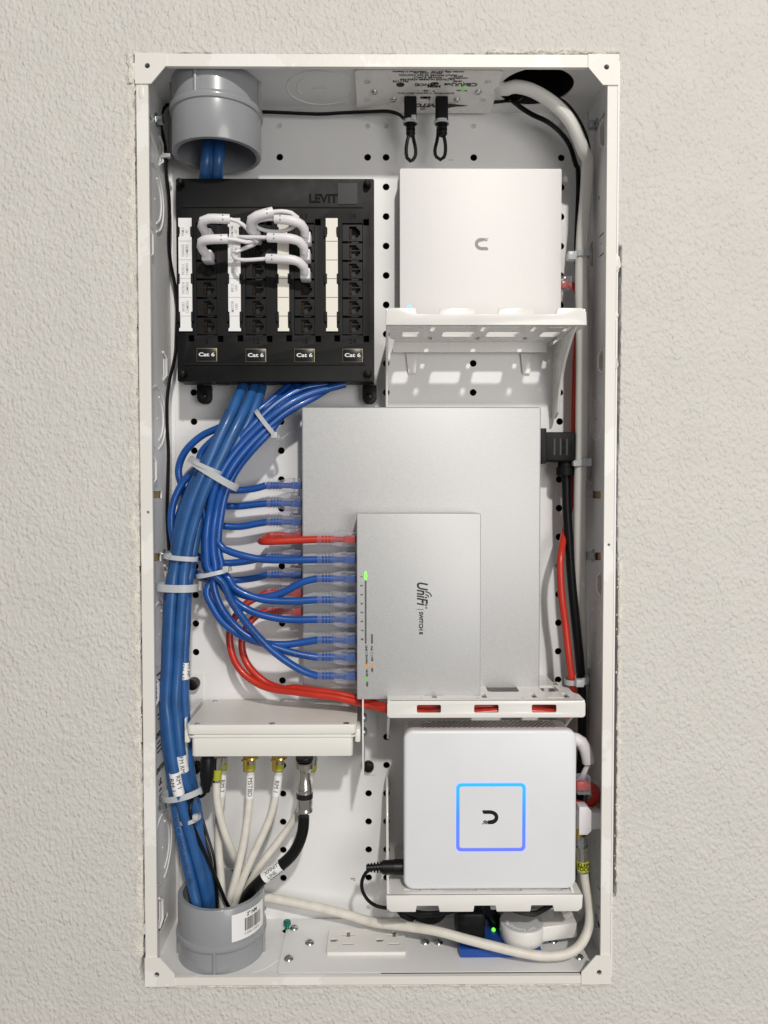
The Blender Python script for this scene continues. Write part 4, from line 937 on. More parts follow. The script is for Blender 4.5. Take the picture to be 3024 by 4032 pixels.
# ============================================================ SHELF BRACKETS
def bracket(label, x0, x1, zp, lip, armdir, yf, slots, solid=False, notch=True, armlen=1.7):
    """zp: height of the plate face next to the lip edge; lip=+1 lip rises above plate, -1 hangs below"""
    r = thing('shelf_bracket', label, 'shelf', ((x0 + x1) / 2, 0, zp), 'white plastic shelf brackets'); T = .085; c = (x0 + x1) / 2; w = (x1 - x0) / 2
    hl = []
    for k in (-1, 1):
        for a, b in ((.2, 1.22), (1.95, 2.5)):
            p, q = sorted((c + k * a, c + k * b)); hl.append(rrect(p, q, -2.2, -1.45, .12)); hl.append(rrect(p, q, -3.0, -2.84, .075))
    for k in (-1.57, 0, 1.57, 2.58):
        for yy in (-2.62, -1.12):
            a_, b_, g_, e_ = .075, .28, (.30 if k < 2 else .077), .018; X_ = c + k
            hl.append([(X_ - a_, yy - b_), (X_ + a_, yy - b_), (X_ + a_, yy - e_), (X_ + g_, yy - e_), (X_ + g_, yy + e_), (X_ + a_, yy + e_), (X_ + a_, yy + b_), (X_ - a_, yy + b_), (X_ - a_, yy + e_), (X_ - g_, yy + e_), (X_ - g_, yy - e_), (X_ - a_, yy - e_)])
    out = [(x0, yf + .04), (x1, yf + .04), (x1, -2.5), (x1 - .14, -2.3), (x1 - .14, -1.75), (x1 - .3, -1.55), (x1 - .3, -1.0), (x1 - .5, -.8), (x1 - .5, -.03), (x0 + .3, -.03), (x0 + .3, -.9), (x0 + .12, -1.2), (x0 + .12, -2.3), (x0, -2.5)]
    z0 = zp if lip > 0 else zp - T
    plate(out, hl, T, F_xy(z0)).build('shelf_plate', 'white_plastic', r)
    h = .52
    za, zb = (zp, zp + h) if lip > 0 else (zp - h, zp)
    if slots == 'edge':
        ze = zb if lip > 0 else za; s = -1 if lip > 0 else 1
        o = []
        xs = [(c - 2.32, c - 1.23), (c - .03 - .5, c + .55), (c + 1.2, c + 2.3)]
        xs = [(x0 + (x1 - x0) * a, x0 + (x1 - x0) * b) for a, b in ((.148, .27), (.443, .562), (.735, .856))]
        top = [(x0 + .0, ze + s * .12), (x0 + .12, ze)]
        for p, q in xs: top += [(p, ze), (p + .03, ze + s * .19), (q - .04, ze + s * .19), (q, ze)]
        top += [(x1 - .12, ze), (x1, ze + s * .12)]
        oo = za if lip > 0 else zb
        o = top + [(x1 + .02, oo), (x0 - .02, oo)]
        plate(o, [], .09, F_xz(yf)).build('lip', 'white_plastic', r, bevel=.022, seg=2)
    else:
        o = rrect(x0 - .01, x1 + .01, za, zb, .1)
        hs = [rrect(x0 + (x1 - x0) * a, x0 + (x1 - x0) * b, zp - .37, zp - .12, .05) for a, b in ((.148, .27), (.438, .562), (.73, .855))]
        plate(o, hs, .09, F_xz(yf)).build('lip', 'white_plastic', r, bevel=.015, seg=2)
    for s, xx in ((-1, x0), (1, x1)):
        MB().box(xx - (.0 if s < 0 else .07), xx + (.07 if s < 0 else .0), yf + .09, yf + .8, za + .01, zb - .01).build('side_lip', 'white_plastic', r, bevel=.015)
    # curved side arms in the depth-height plane
    d = armdir
    zbse = zp - .52 * (1 if (lip < 0 and d < 0) else 0)
    arc = [(yf + .1, zbse), (yf + .55, zbse + d * .18), (-2.3, zbse + d * .42), (-1.75, zbse + d * .8), (-1.3, zbse + d * 1.3), (-1.0, zbse + d * armlen), (-.75, zbse + d * (armlen + .7)), (-.35, zbse + d * (armlen + .85)), (-.04, zbse + d * (armlen + .85)), (-.04, zbse)]
    for xx in (x0, x1 - .3 if True else x1):
        plate(arc, [], .08, F_yz(xx + (0 if xx == x0 else -.0))).build('side_arm', 'white_plastic', r, bevel=.015)
    if lip > 0 and d < 0:
        MB().box(x0 + .25, x1 - .6, -.5, -.42, zp - .33, zp).build('back_ledge', 'white_plastic', r)
        for k in (.15, .80): 
            xc = x0 + (x1 - x0) * (k + .0); plate([(xc - .2, zp - .3), (xc + .2, zp - .3), (xc + .14, zp - 1.0), (xc - .12, zp - 1.0)], [], .06, F_xz(-.12)).build('clip_tab', 'white_plastic', r, bevel=.015)
    return r
uX0, uX1 = at(1521, 1250, -3.2).x, at(2307, 1250, -3.2).x
bracket('upper white plastic shelf bracket holding the square white box, patches of light below it', uX0, uX1, -6.37, 1, -1, -3.25, 'edge')
mX0, mX1 = at(1526, 2800, -3.2).x, at(2302, 2800, -3.2).x
bracket('middle white plastic shelf bracket with slots in its hanging lip, over the white gateway', mX0, mX1, -17.83, -1, -1, -3.25, 'holes', armlen=.6)
lX0, lX1 = at(1523, 3540, -3.2).x, at(2291, 3540, -3.2).x
bracket('lowest white plastic shelf bracket, its arms rising beside the white gateway', lX0, lX1, -23.9, -1, 1, -3.25, 'edge')

# ============================================================ LARGE SILVER SWITCH
LY = -1.55
s0 = at(1185, 1605, LY); s1 = at(2130, 2715, LY)
SW = thing('network_switch', 'large silver network switch with blue and red cords entering its left side', 'network switch', ((s0.x + s1.x) / 2, -.8, s1.z), 'silver network switches')
lx0, lx1 = at(1190, 2150, LY).x, at(2128, 2150, LY).x; lzT, lzB = at(1650, 1603, LY).z, at(1650, 2712, LY).z
MB().box(lx0, lx1, LY, -.1, lzB, lzT).build('case', 'aluminium', SW, bevel=.055, seg=3)
MB().box(lx0 + .1, lx1 - .06, LY + .055, LY + .07, lzT - .003, lzT + .006).build('cover_seam', 'ink_dark_grey', SW)
for k, y6 in enumerate((-478, -361, -240, -125, -12, 106, 222, 345)):
    z = c6(878, y6, -.8).z; MB().box(lx0 - .012, lx0 + .01, -1.05, -.55, z - .23, z + .23).build('port', 'black_dark', SW)
# ============================================================ SMALL SILVER SWITCH
MY = -2.62
SM = thing('network_switch', 'smaller silver switch with eight ports, laid over the large one', 'network switch', (.8, -2, -17.8), 'silver network switches')
mx0, mx1 = at(1405, 2400, MY).x, at(1893, 2400, MY).x; mzT, mzB = at(1645, 2022, MY).z, at(1645, 2754, MY).z
MB().box(mx0, mx1, MY, -1.56, mzB, mzT).build('case', 'aluminium', SM, bevel=.035, seg=3)
for k, y6 in enumerate((-127, 6, 130, 268, 397, 530, 643, 765)):
    z = c6(1207, y6, -2.05).z; MB().box(mx0 - .012, mx0 + .01, -2.3, -1.8, z - .22, z + .22).build('port', 'black_dark', SM)
cM = lambda x, y: at(1560 + x / 4.255, 2200 + y / 4.255, MY)
def st(s, size, u, w=0, m='ink', sx=1, shear=0, sp=1): text(s, size, (u.x, MY, u.z), m, SM, xd=(0, 0, -1), yd=(1, 0, 0), weight=w, sx=sx, shear=shear, spacing=sp)
st('UniFi', .47, cM(428, 575), w=.010, sx=.74, shear=.25); st('SWITCH 8', .168, cM(413, 1078), w=.006, sx=.93); st('|', .24, cM(413, 848), sx=.7)
mb = MB()
q = cM(492, 655)
for rr in (.10, .19): mb.tube([(q.x + rr * math.cos(math.radians(a)) , MY - .005, q.z + rr * math.sin(math.radians(a))) for a in range(10, 105, 12)], .1, flat=(.004, .017), step=.05)
mb.build('logo_waves', 'ink', SM); q = cM(505, 823); MB().cyl((q.x, MY, q.z), (q.x, MY - .004, q.z), .034, 14).build('mark', 'logo_grey', SM)
q7 = lambda x, y: at(520 + x / 1.659, 2200 + y / 1.659, MY)
a, b = q7(1525, 138), q7(1532, 555)
MB().box(a.x - .025, a.x + .03, MY - .004, MY + .001, b.z, a.z).build('link_bar', 'ink_dark_grey', SM, bevel=.0)
p = q7(1525, 112); MB().sphere((p.x + .003, MY - .004, p.z), .05, 14, (.8, .35, 2.9)).build('link_light', 'led_green', SM)
a, b = q7(1567, 492), q7(1568, 555); MB().box(a.x - .03, a.x + .03, MY - .004, MY + .001, b.z, a.z).build('poe_bar', 'ink_dark_grey', SM)
for k in range(8): u = q7(1498 + k * .6, 117 + k * 58.5); st(str(k + 1), .11, u, w=.003)
for s, x, y, w in (('LINK', 1530, 585, 0), ('DOWN', 1531, 657, 0), ('10/100', 1533, 745, 0), ('1000', 1535, 817, 0), ('PoE', 1565, 585, 0), ('OFF', 1567, 655, 0), ('48V', 1568, 727, 0)): st(s, .085, q7(x, y), w=.003)
for x, y, m in ((1532, 622, 'ink_dark_grey'), (1566, 622, 'ink_dark_grey'), (1533, 700, 'orange_print'), (1567, 700, 'orange_print'), (1534, 783, 'green_print')):
    u = q7(x, y); mm = plate(rrect(u.x - .035, u.x + .035, u.z - .065, u.z + .065, .01), [rrect(u.x - .024, u.x + .024, u.z - .054, u.z + .054, .01)] if 'ink' in m else [], .004, F_xz(MY - .004)); mm.build('legend_box', m, SM)
# ============================================================ POWER CORD OF THE LARGE SWITCH
PC = thing('power_cord', 'black power cord with a right-angle plug on the right side of the large silver switch', 'power cord', (6.2, -1, -11))
hx0, hx1 = at(2132, 1760, -.95).x, at(2256, 1760, -.95).x
zt, zb = at(2200, 1701, -1.3).z, at(2200, 1818, -1.3).z
o = MB().box(hx0 + .02, hx1, -1.32, -.5, zb, zt).build('plug', 'black_plastic', PC, bevel=.07, seg=3)
for k in (.33, .52, .72): MB().box(hx0 + (hx1 - hx0) * k - .025, hx0 + (hx1 - hx0) * k + .025, -1.335, -1.31, zb + .22, zt - .22).build('grip_ridge', 'black_gloss', o)
text('10A 250V', .13, (hx0 + (hx1 - hx0) * .62, -1.322, (zt + zb) / 2), 'grey_print', o, xd=(0, 0, 1), yd=(-1, 0, 0), weight=.003); text('VW-1', .12, (hx0 + (hx1 - hx0) * .86, -1.322, (zt + zb) / 2), 'grey_print', o, xd=(0, 0, 1), yd=(-1, 0, 0), weight=.003)
MB().box(lx1 + .005, hx0 + .08, -1.35, -.45, zb - .06, zt + .12).build('socket_flange', 'black_plastic', PC, bevel=.02)
pr = [at(2226, 1800, -.95), at(2226, 1850, -.95), at(2226, 1880, -.95)]
MB().lathe(at(2226, 1806, -.95), (0, 0, -1), [(0, .24), (.28, .25), (.3, .3), (.56, .3), (.58, .24)], 20).build('strain_relief', 'black_plastic', PC)
MB().tube([at(2226, 1860, -.95), at(2230, 1900, -.95), at(2232, 1997, -1.0), at(2242, 2160, -1.1), at(2254, 2322, -1.2), at(2270, 2485, -1.25), at(2282, 2600, -1.3), at(2290, 2720, -1.3), at(2292, 2880, -1.2), at(2285, 3050, -1.0), at(2270, 3300, -.8), at(2240, 3500, -.9)], .15, 14).build('cord', 'black_soft', PC)
# ============================================================ RIGHT HAND SIDE CABLES
o = thing('power_cable', 'thick white jacketed cable bending out of the top right hole and down the right side', 'cable', (6.4, -1, -6))
wp = [(3.55, -1.6, 2.2), (3.45, -1.75, 1.7), cT(945, 236, -1.9), cT(1010, 222, -2.1), cT(1110, 248, -2.15), cT(1225, 322, -2.1), cT(1315, 425, -1.9), cT(1378, 570, -1.6), cR1(246, 790, -1.3), cR1(243, 900, -1.2), cR1(232, 1080, -1.1), cR1(214, 1280, -1.1), cR1(203, 1480, -1.15), cR1(200, 1700, -1.2), cR1(206, 1950, -1.2), cR2(207, 0, -1.2), cR2(205, 300, -1.2), cR2(200, 700, -1.2), cR2(192, 900, -1.2), cR2(188, 1300, -1.15), cR2(190, 1700, -1.1), cR2(197, 2000, -1.0), cR2(200, 2200, -.9), at(2290, 2700, -.7), at(2290, 2900, -.5), at(2280, 3200, -.4)]
MB().tube(wp, .20, 18).build('jacket', 'white_cable', o)
MB().lathe((3.5, -1.7, 1.62), (0.1, -.4, -1), [(0, .24), (.12, .25), (.2, .21)], 18).build('torn_end', 'white_cable', o)
def thin(label, pts, r=.045, twin=.05, m='black_soft', nm='low_voltage_wire', grp='thin black wires'):
    o = thing(nm, label, 'wire', pts[len(pts) // 2], grp)
    if twin:
        P, T, N, Bn = frames(pts, False, .15)
        MB().tube([a + b * twin for a, b in zip(P, Bn)], r, 8, step=.3).build('conductor', m, o); MB().tube([a - b * twin for a, b in zip(P, Bn)], r, 8, step=.3).build('conductor', m, o)
    else: MB().tube(pts, r, 10).build('conductor', m, o)
    return o
thin('thin black wire curving down left of the thick white cable', [(4.0, -.9, 2.0), cT(985, 285, -1.2), cT(1030, 330, -1.1), cT(1100, 375, -.9), cT(1180, 412, -.7), cT(1250, 468, -.6), cT(1305, 545, -.55), cT(1338, 650, -.5), cR1(175, 850, -.5), cR1(180, 1000, -.5), cR1(173, 1200, -.5), cR1(165, 1450, -.5), cR1(175, 1700, -.5), cR1(180, 2000, -.45), at(2280, 1500, -.4)], .042, .045)
thin('thin black wire hugging the outside of the thick white cable at the upper right', [(4.9, -1.0, 2.0), cT(1230, 280, -1.2), cT(1290, 320, -1.1), cT(1350, 400, -1.0), cT(1395, 500, -.9), cT(1415, 600, -.85), cR1(272, 780, -.8), cR1(268, 950, -.8), cR1(255, 1200, -.8)], .06, 0)
# dc plugs in the supply
for k, (x, lab, run) in enumerate(((jx[0].x, 'black DC plug lead in the left socket of the supply, its wire going left', 0), (jx[2].x, 'black DC plug lead in the right socket of the supply, its wire going right', 1))):
    o = thing('power_lead', lab, 'power lead', (x, jy, .4), 'black DC leads on the power supply')
    u = 436 if k == 0 else 606; yb = jy + .0
    yb = -1.35; zp_ = cT(436, 425, yb).z
    MB().rings([[Vector((x + a * .2, yy + b * .17, z)) for a, b in ((-1, -1), (1, -1), (1, 1), (-1, 1))] for z, yy in ((PZ0 + .02, jy), (PZ0 - .3, yb), (zp_, yb))]).build('plug', 'black_plastic', o, bevel=.05, seg=3)
    rl = MB(); xo = cT(438 if k == 0 else 612, 450, yb).x
    for j in range(3): rl.lathe((xo, yb, zp_ - j * .13), (0, 0, -1), [(0, .15), (.08, .15), (.085, .11), (.13, .11)], 14)
    rl.build('strain_relief', 'black_plastic', o)
    if k == 0: loop = [cT(a_, b_, d_) for a_, b_, d_ in ((440, 470, -1.35), (424, 500, -1.3), (414, 560, -1.25), (418, 610, -1.2), (438, 628, -1.15), (460, 608, -1.1), (466, 570, -1.05), (452, 500, -1.0), (440, 440, -1.0), (425, 410, -1.0))]
    else: loop = [cT(a_, b_, d_) for a_, b_, d_ in ((612, 470, -1.35), (625, 520, -1.3), (628, 570, -1.25), (620, 606, -1.2), (600, 620, -1.15), (578, 605, -1.1), (570, 570, -1.05), (585, 500, -1.0), (590, 430, -1.0), (600, 360, -1.0))]
    if k == 0: tail = [cT(405, 400, -1.2), cT(370, 372, -1.0), cT(310, 357, -.9), cT(200, 360, -.6), cT(60, 366, -.45), cT(-60, 372, -.4), cU(1050, 430, -.4), cU(930, 425, -.4), cU(700, 420, -.35), cU(450, 400, -.4), cU(335, 365, -.5), cU(285, 385, -.6), cU(255, 430, -.8), cU(246, 490, -1.0), cL1(285, 560, -.9), cL1(305, 650, -.9), cL1(320, 760, -1.0), cL1(322, 900, -.9), cL1(340, 1050, -.75), cL1(345, 1200, -.7), cL1(340, 1400, -.7), cL1(355, 1550, -.6), cL1(385, 1700, -.5), cL1(400, 1850, -.45), cL2(392, -60, -.5), cL2(375, 60, -.7), cL2(345, 180, -.9), cL2(328, 330, -1.0), cL2(328, 500, -.9), cL2(338, 700, -.8), cL2(334, 900, -.9), cL2(328, 1150, -1.0), cL2(340, 1380, -1.0), cL2(352, 1500, -1.2), cL2(356, 1700, -1.3), f6(290, 300, -1.4)]
    else: tail = [cT(650, 327, -.9), cT(760, 318, -.8), cT(880, 308, -.8), cT(960, 300, -.85), cT(1040, 288, -.9), (4.6, -.9, 2.2)]
    MB().tube(loop + tail, .058, 8, step=.1).build('wire', 'black_soft', o)
    tie('white tie clinched on the ' + ('left' if k == 0 else 'right') + ' DC plug of the ceiling power supply', (x, yb, zp_ + .04), (0, 0, 1), .225, .2, .11, head=(x + .1, yb - .22, zp_ + .08) if k == 0 else None)

# ============================================================ COAX JUNCTION BOX
CB = thing('junction_box', 'off-white amplifier box with screwed lid and coax connectors hanging from its underside', 'junction box', (-3.9, -.6, -19.7))
cbx0, cbx1 = c8(322, 365, -2.95).x, c8(1432, 365, -2.95).x
ztop = c8(900, 338, -2.95).z; zl = c8(900, 397, -2.95).z; zbt = c8(900, 543, -2.9).z
mb = MB(); mb.box(cbx0, cbx1, -2.95, .0 - .35, zl, ztop)
plate(rrect(cbx0, cbx1, -2.97, -.1, .16, 5), [], ztop - zl, F_xy(zl)).build('lid', 'cream_box', CB, bevel=.035, seg=2)
plate(rrect(cbx0 + .14, cbx1 - .12, -2.90, -.14, .12, 5), [], zl - zbt, F_xy(zbt)).build('base', 'cream_box', CB, bevel=.02, seg=2)
plate(rrect(cbx0 + .03, cbx1 - .03, -2.94, -.12, .15, 5), [], .05, F_xy(zl - .12)).build('gasket_lip', 'cream_box', CB, bevel=.015)
for fx in (.06, .5, .94):
    for fy in (-2.83, -.25):
        x = cbx0 + (cbx1 - cbx0) * fx; q = MB().lathe((x, fy, ztop), (0, 0, 1), [(0, .10), (.012, .10), (.02, .06)], 14).build('lid_screw', 'zinc', CB)
        MB().box(x - .06, x + .06, fy - .012, fy + .012, ztop + .015, ztop + .024).build('screw_slot', 'ink_dark_grey', q)
for s in (0, 1):
    x = cbx0 if s == 0 else cbx1
    sg = -1 if s == 0 else 1
    MB().box(x + sg * -.05, x + sg * .12, -2.75, -1.9, zl - .35, zl + .08).build('side_boss', 'cream_box', CB, bevel=.05, seg=2)
# L brackets
bx = cbx1 + .17
o = thing('mounting_bracket', 'thin white metal bracket screwed to the right end of the junction box', 'bracket', (bx, 0, -20), 'white metal mounting brackets')
MB().box(bx, bx + .05, -2.6, -.05, -20.6, -17.75).build('flange', 'enclosure_paint', o, bevel=.02)
plate(rrect(bx, c8(1570, 400, -.03).x, c8(1500, 665, -.03).z, c8(1500, 190, -.03).z, .1), [], .045, F_xz(-.05)).build('foot', 'enclosure_paint', o)
for y, z in ((-2.3, c8(1475, 290, -2.3).z), (-2.3, c8(1475, 383, -2.3).z)): MB().lathe((bx + .05, y, z), (1, 0, 0), [(0, .15), (.04, .14), (.10, .08), (.11, .01)], 16).build('screw', 'zinc', o)
p = c8(1510, 610, -.1); MB().lathe((p.x, -.05, p.z), (0, -1, 0), [(0, .2), (.12, .2), (.2, .16), (.22, .1)], 20).build('push_pin', 'black_soft', o)
o = thing('mounting_bracket', 'white metal bracket foot with a black push pin, left of the junction box', 'bracket', (-6.5, 0, -19), 'white metal mounting brackets')
plate(rrect(c8(300, 400, -.05).x, c8(432, 400, -.05).x, c8(400, 800, -.05).z, c8(400, 5, -.05).z, .04), [], .045, F_xz(-.06)).build('foot', 'enclosure_paint', o)
MB().box(cbx0 - .2, cbx0 - .15, -2.4, -.06, -20.2, -18.6).build('flange', 'enclosure_paint', o, bevel=.02)
for x, y in ((370, 68), (385, 615)):
    p = c8(x, y, -.15); MB().lathe((p.x, -.06, p.z), (0, -1, 0), [(0, .21), (.12, .21), (.3, .19), (.32, .15)], 20).build('push_pin', 'black_soft', o)
# coax cables
def coax(label, pts, conn='gold', tagtxt=None, r=.128, tsize=.2, flip=1, ang=0):
    o = thing('coax_cable', label, 'coax cable', pts[0], 'white coax cables from the junction box')
    top = pts[0]; z = zbt
    MB().tube(pts[1:], r, 14).build('jacket', 'coax_jacket', o)
    d = (pts[1] - pts[0])
    MB().lathe(pts[0], d, [(0, .165), (d.length * .35, .165), (d.length * .36, .15), (d.length * .98, .155), (d.length, .13)], 18).build('connector', 'nickel', o)
    MB().lathe(pts[0] + d * .48, d, [(0, .16), (d.length * .42, .16)], 18, cap=False).build('tape_band', 'yellow_tape', o)
    if conn == 'gold':
        MB().lathe(pts[0] + Vector((0, 0, .02)), (0, 0, -1), [(0, .25), (.05, .26), (.09, .2)], 18).build('gold_nut', 'brass', o)
        q = pts[0] + Vector((-.14, -.22, 0)); MB().lathe(q, (0, 0, -1), [(0, .13), (.04, .13), (.05, .07), (.40, .07), (.42, .03)], 14).build('gold_pin', 'brass', o)
    if tagtxt:
        s = sub_path(pts[1:], .02, .02 + .92); oo = MB().tube(s, r + .012, 18).build('tag_sleeve', 'label_white', o)
        wrap_text(tagtxt, tsize, pts[1:], r + .014, .48, ang, 'ink', oo, flip=flip)
    return o
coax('white coax cable tagged MSTBD under the middle of the junction box', [f8(742, 548, -1.7), f8(740, 640, -1.7), f8(735, 790, -1.72), f8(720, 950, -1.75), f8(692, 1120, -1.8), f8(655, 1290, -1.9), f8(615, 1440, -1.95), f8(590, 1560, -1.9), f8(575, 1720, -1.9)], tagtxt='MSTBD', ang=-.15)
coax('white coax cable tagged RM 1 under the right half of the junction box', [f8(930, 548, -1.7), f8(926, 640, -1.7), f8(905, 800, -1.7), f8(865, 950, -1.75), f8(800, 1100, -1.8), f8(735, 1240, -1.85), f8(680, 1380, -1.9), f8(630, 1530, -1.85), f8(600, 1700, -1.8)], tagtxt='RM 1', ang=.1)
coax('white coax cable tagged RM 2, behind the black DC plug', [f8(560, 548, -1.3), f8(558, 635, -1.3), f8(550, 780, -1.3), f8(535, 950, -1.3), f8(530, 1120, -1.35), f8(545, 1300, -1.5), f8(560, 1500, -1.6), f8(565, 1700, -1.6)], conn='', tagtxt='RM 2', ang=-.3)
coax('white coax cable with no tag beside the black DC plug, bending right behind the others', [f8(528, 548, -2.1), f8(516, 710, -2.1), f8(522, 830, -2.1), f8(545, 950, -2.05), f8(585, 1080, -1.9), f8(640, 1210, -1.5), f8(690, 1300, -1.2), f8(700, 1450, -1.1), f8(690, 1650, -1.1)], conn='')
coax('white coax cable sweeping from behind the black coax down into the bottom conduit', [f8(1148, 548, -1.1), f8(1140, 640, -1.1), f8(1100, 800, -1.1), f8(1030, 950, -1.2), f8(930, 1090, -1.35), f8(830, 1220, -1.5), f8(750, 1350, -1.6), f8(690, 1480, -1.5), f8(660, 1650, -1.4)], conn='')
# black coax
o = thing('coax_cable', 'thick black coax cable with a long silver connector and a white line tag', 'coax cable', f8(1090, 560, -1.9))
bp = [f8(1088, 935, -2.0), f8(1085, 1010, -2.0), f8(1065, 1090, -2.0), f8(1025, 1170, -2.0), f8(965, 1235, -2.0), f8(890, 1290, -2.0), f8(810, 1355, -2.0), f8(730, 1440, -1.9), f8(690, 1530, -1.8), f8(660, 1700, -1.7)]
MB().tube(bp, .185, 18).build('jacket', 'black_soft', o)
H = (f8(1090, 545, -2).z - f8(1088, 940, -2).z)
MB().lathe(f8(1093, 545, -2.0), (0, 0, -1), [(0, .26), (.0, .28), (.05, .29), (.12, .28), (.16, .22)], 22).build('rubber_cap', 'black_gloss', o)
MB().lathe(f8(1093, 582, -2.0), (0, 0, -1), [(0, .25), (.03, .28), (.18, .285), (.21, .25), (.30, .22), (.32, .19), (.56, .185), (.60, .2), (.84, .25), (.86, .24)], 26).build('connector', 'nickel', o)
zz = f8(1093, 582, -2.0) + Vector((0, 0, -.86))
MB().lathe(zz, (0, 0, -1), [(0, .255), (.10, .255), (.14, .265), (.30, .268)], 26).build('connector_sleeve', 'nickel', o)
MB().lathe(zz + Vector((0, 0, -.13)), (0, 0, -1), [(0, .272), (.17, .272)], 26).build('black_ring', 'black_gloss', o)
MB().lathe(zz + Vector((0, 0, -.30)), (0, 0, -1), [(0, .262), (.24, .262), (.28, .245), (.36, .25), (.38, .262), (.45, .262), (.47, .2)], 26).build('crimp_end', 'nickel', o)
l = plen(bp, f8(890, 1292, -2.0)); s = sub_path(bp, l - .42, l + .42); oo = MB().tube(s, .2, 20).build('tag_sleeve', 'label_white', o)
for k, (t, a) in enumerate((('XFINITY', -.95), ('LINE', -.15), ('XFINITY', .65))): wrap_text(t, .17, bp, .202, l + (.05 if k % 2 else -.08), a, 'ink', oo, flip=-1)
# dc plug under the junction box
o = thing('power_lead', 'black DC plug under the junction box, its thin wire looping into the blue bundle', 'power lead', f8(460, 560, -2.4))
MB().lathe(f8(462, 545, -2.4), f8(455, 700, -2.4) - f8(462, 545, -2.4), [(0, .19), (.1, .23), (.65, .22), (.95, .17)], 18).build('plug', 'black_soft', o)
mb = MB()
for j in range(3): mb.lathe(f8(452, 698 + j * 26, -2.4), (0, 0, -1), [(0, .155 - j * .012), (.08, .155 - j * .012), (.085, .11), (.13, .11)], 14)
mb.build('strain_relief', 'black_soft', o)
MB().tube([f8(450, 760, -2.4), f8(440, 790, -2.35), f8(415, 808, -2.2), f8(390, 795, -2.1), f8(365, 815, -2.3), f8(350, 860, -2.5), f8(346, 900, -2.55), f8(352, 960, -2.45), f8(375, 1020, -2.3), f8(410, 1100, -2.3), f8(460, 1210, -2.3), f8(520, 1350, -2.25), f8(570, 1470, -2.2), f8(610, 1560, -2.1), f8(630, 1680, -2.1)], .055, 8).build('wire', 'black_soft', o)
thin('thin black twin wire with a white stripe between the blue cables and the coax', [f8(420, 960, -1.6), f8(455, 1080, -1.7), f8(490, 1200, -1.8), f8(503, 1330, -1.8), f8(508, 1450, -1.8), f8(512, 1560, -1.8), f8(515, 1700, -1.8)], .045, .05)
# ============================================================ OUTLET PLATE ON THE FLOOR
OP = thing('outlet_plate', 'white metal cover plate with a duplex outlet and screws on the enclosure floor', 'outlet plate', (1.5, -1.6, -26.4))
fz = BB
plate(rrect(-3.45, 6.45, -3.12, -.12, .12), [], .05, F_xy(fz + .004)).build('cover_plate', 'enclosure_paint', OP, bevel=.012, seg=1)
ox0, ox1, oy0, oy1 = -1.97, .60, -2.25, -.92; oz = fz + .16
ho = []
ux = lambda u, v: at_z(1040 + u / 2.9625, 3560 + v / 2.9625, oz)
for du in (0, 535):
    a = ux(982 + du, 362); w = .028
    g = ux(818 + du, 421)
    ho.append([(a.x - .22, a.y - .04), (a.x - .055, a.y - .04), (a.x - .055, a.y - .1), (a.x + .055, a.y - .1), (a.x + .055, a.y - .04), (a.x + .22, a.y - .04), (a.x + .22, a.y + .04), (a.x + .055, a.y + .04), (a.x + .055, a.y + .22), (a.x - .055, a.y + .22), (a.x - .055, a.y + .04), (a.x - .22, a.y + .04)])
    b = ux(980 + du, 465); ho.append([(b.x - .18, b.y - .045), (b.x + .18, b.y - .045), (b.x + .18, b.y + .045), (b.x - .18, b.y + .045)])
    ho.append([(g.x - .12, g.y - .09), (g.x + .03, g.y - .09), (g.x + .12, g.y - .04), (g.x + .13, g.y), (g.x + .12, g.y + .04), (g.x + .03, g.y + .09), (g.x - .12, g.y + .09)])
MB().box(-.2, 6.5, -3.2, -3.13, fz + .001, fz + .04).build('front_gap', 'black_dark', OP)
o = plate(rrect(ox0, ox1, oy0, oy1, .06), ho, .11, F_xy(fz + .055)).build('outlet', 'white_plastic', OP, bevel=.015, seg=1)
MB().box(ox0 + .05, ox1 - .05, oy0 + .05, oy1 - .05, fz + .12, fz + .125).build('slot_bottom', 'slot_grey', o)
def scr(parent, u, v, m='zinc'):
    p = at_z(u, v, fz + .1); o = MB().lathe((p.x, p.y, fz + .05), (0, 0, 1), [(0, .15), (.03, .155), (.07, .13), (.10, .07), (.105, .01)], 18).build('screw', m, parent)
    MB().box(p.x - .08, p.x + .08, p.y - .014, p.y + .014, fz + .135, fz + .158).box(p.x - .014, p.x + .014, p.y - .08, p.y + .08, fz + .135, fz + .159).build('screw_cross', 'ink_dark_grey', o)
for u, v in ((350, 270), (532, 440), (288, 625)): scr(OP, 1040 + u / 2.9625, 3560 + v / 2.9625)
for u, v in ((152, 428), (262, 430), (1198, 418), (1408, 550)): scr(OP, 1600 + u / 2.074, 3500 + v / 2.074)
o = thing('ground_screw', 'green ground screw beside the bottom conduit', 'screw', (-3.42, -.72, fz))
mb = MB()
for j in range(5): mb.lathe((-3.42, -.72, fz - .02 + j * .06), (0, 0, 1), [(0, .06), (.03, .075), (.06, .06)], 14)
mb.build('thread', 'green_metal', o); MB().lathe((-3.42, -.72, fz + .2), (0, 0, 1), [(0, .13), (.12, .13), (.14, .1)], 8).build('head', 'green_metal', o, smooth=False)
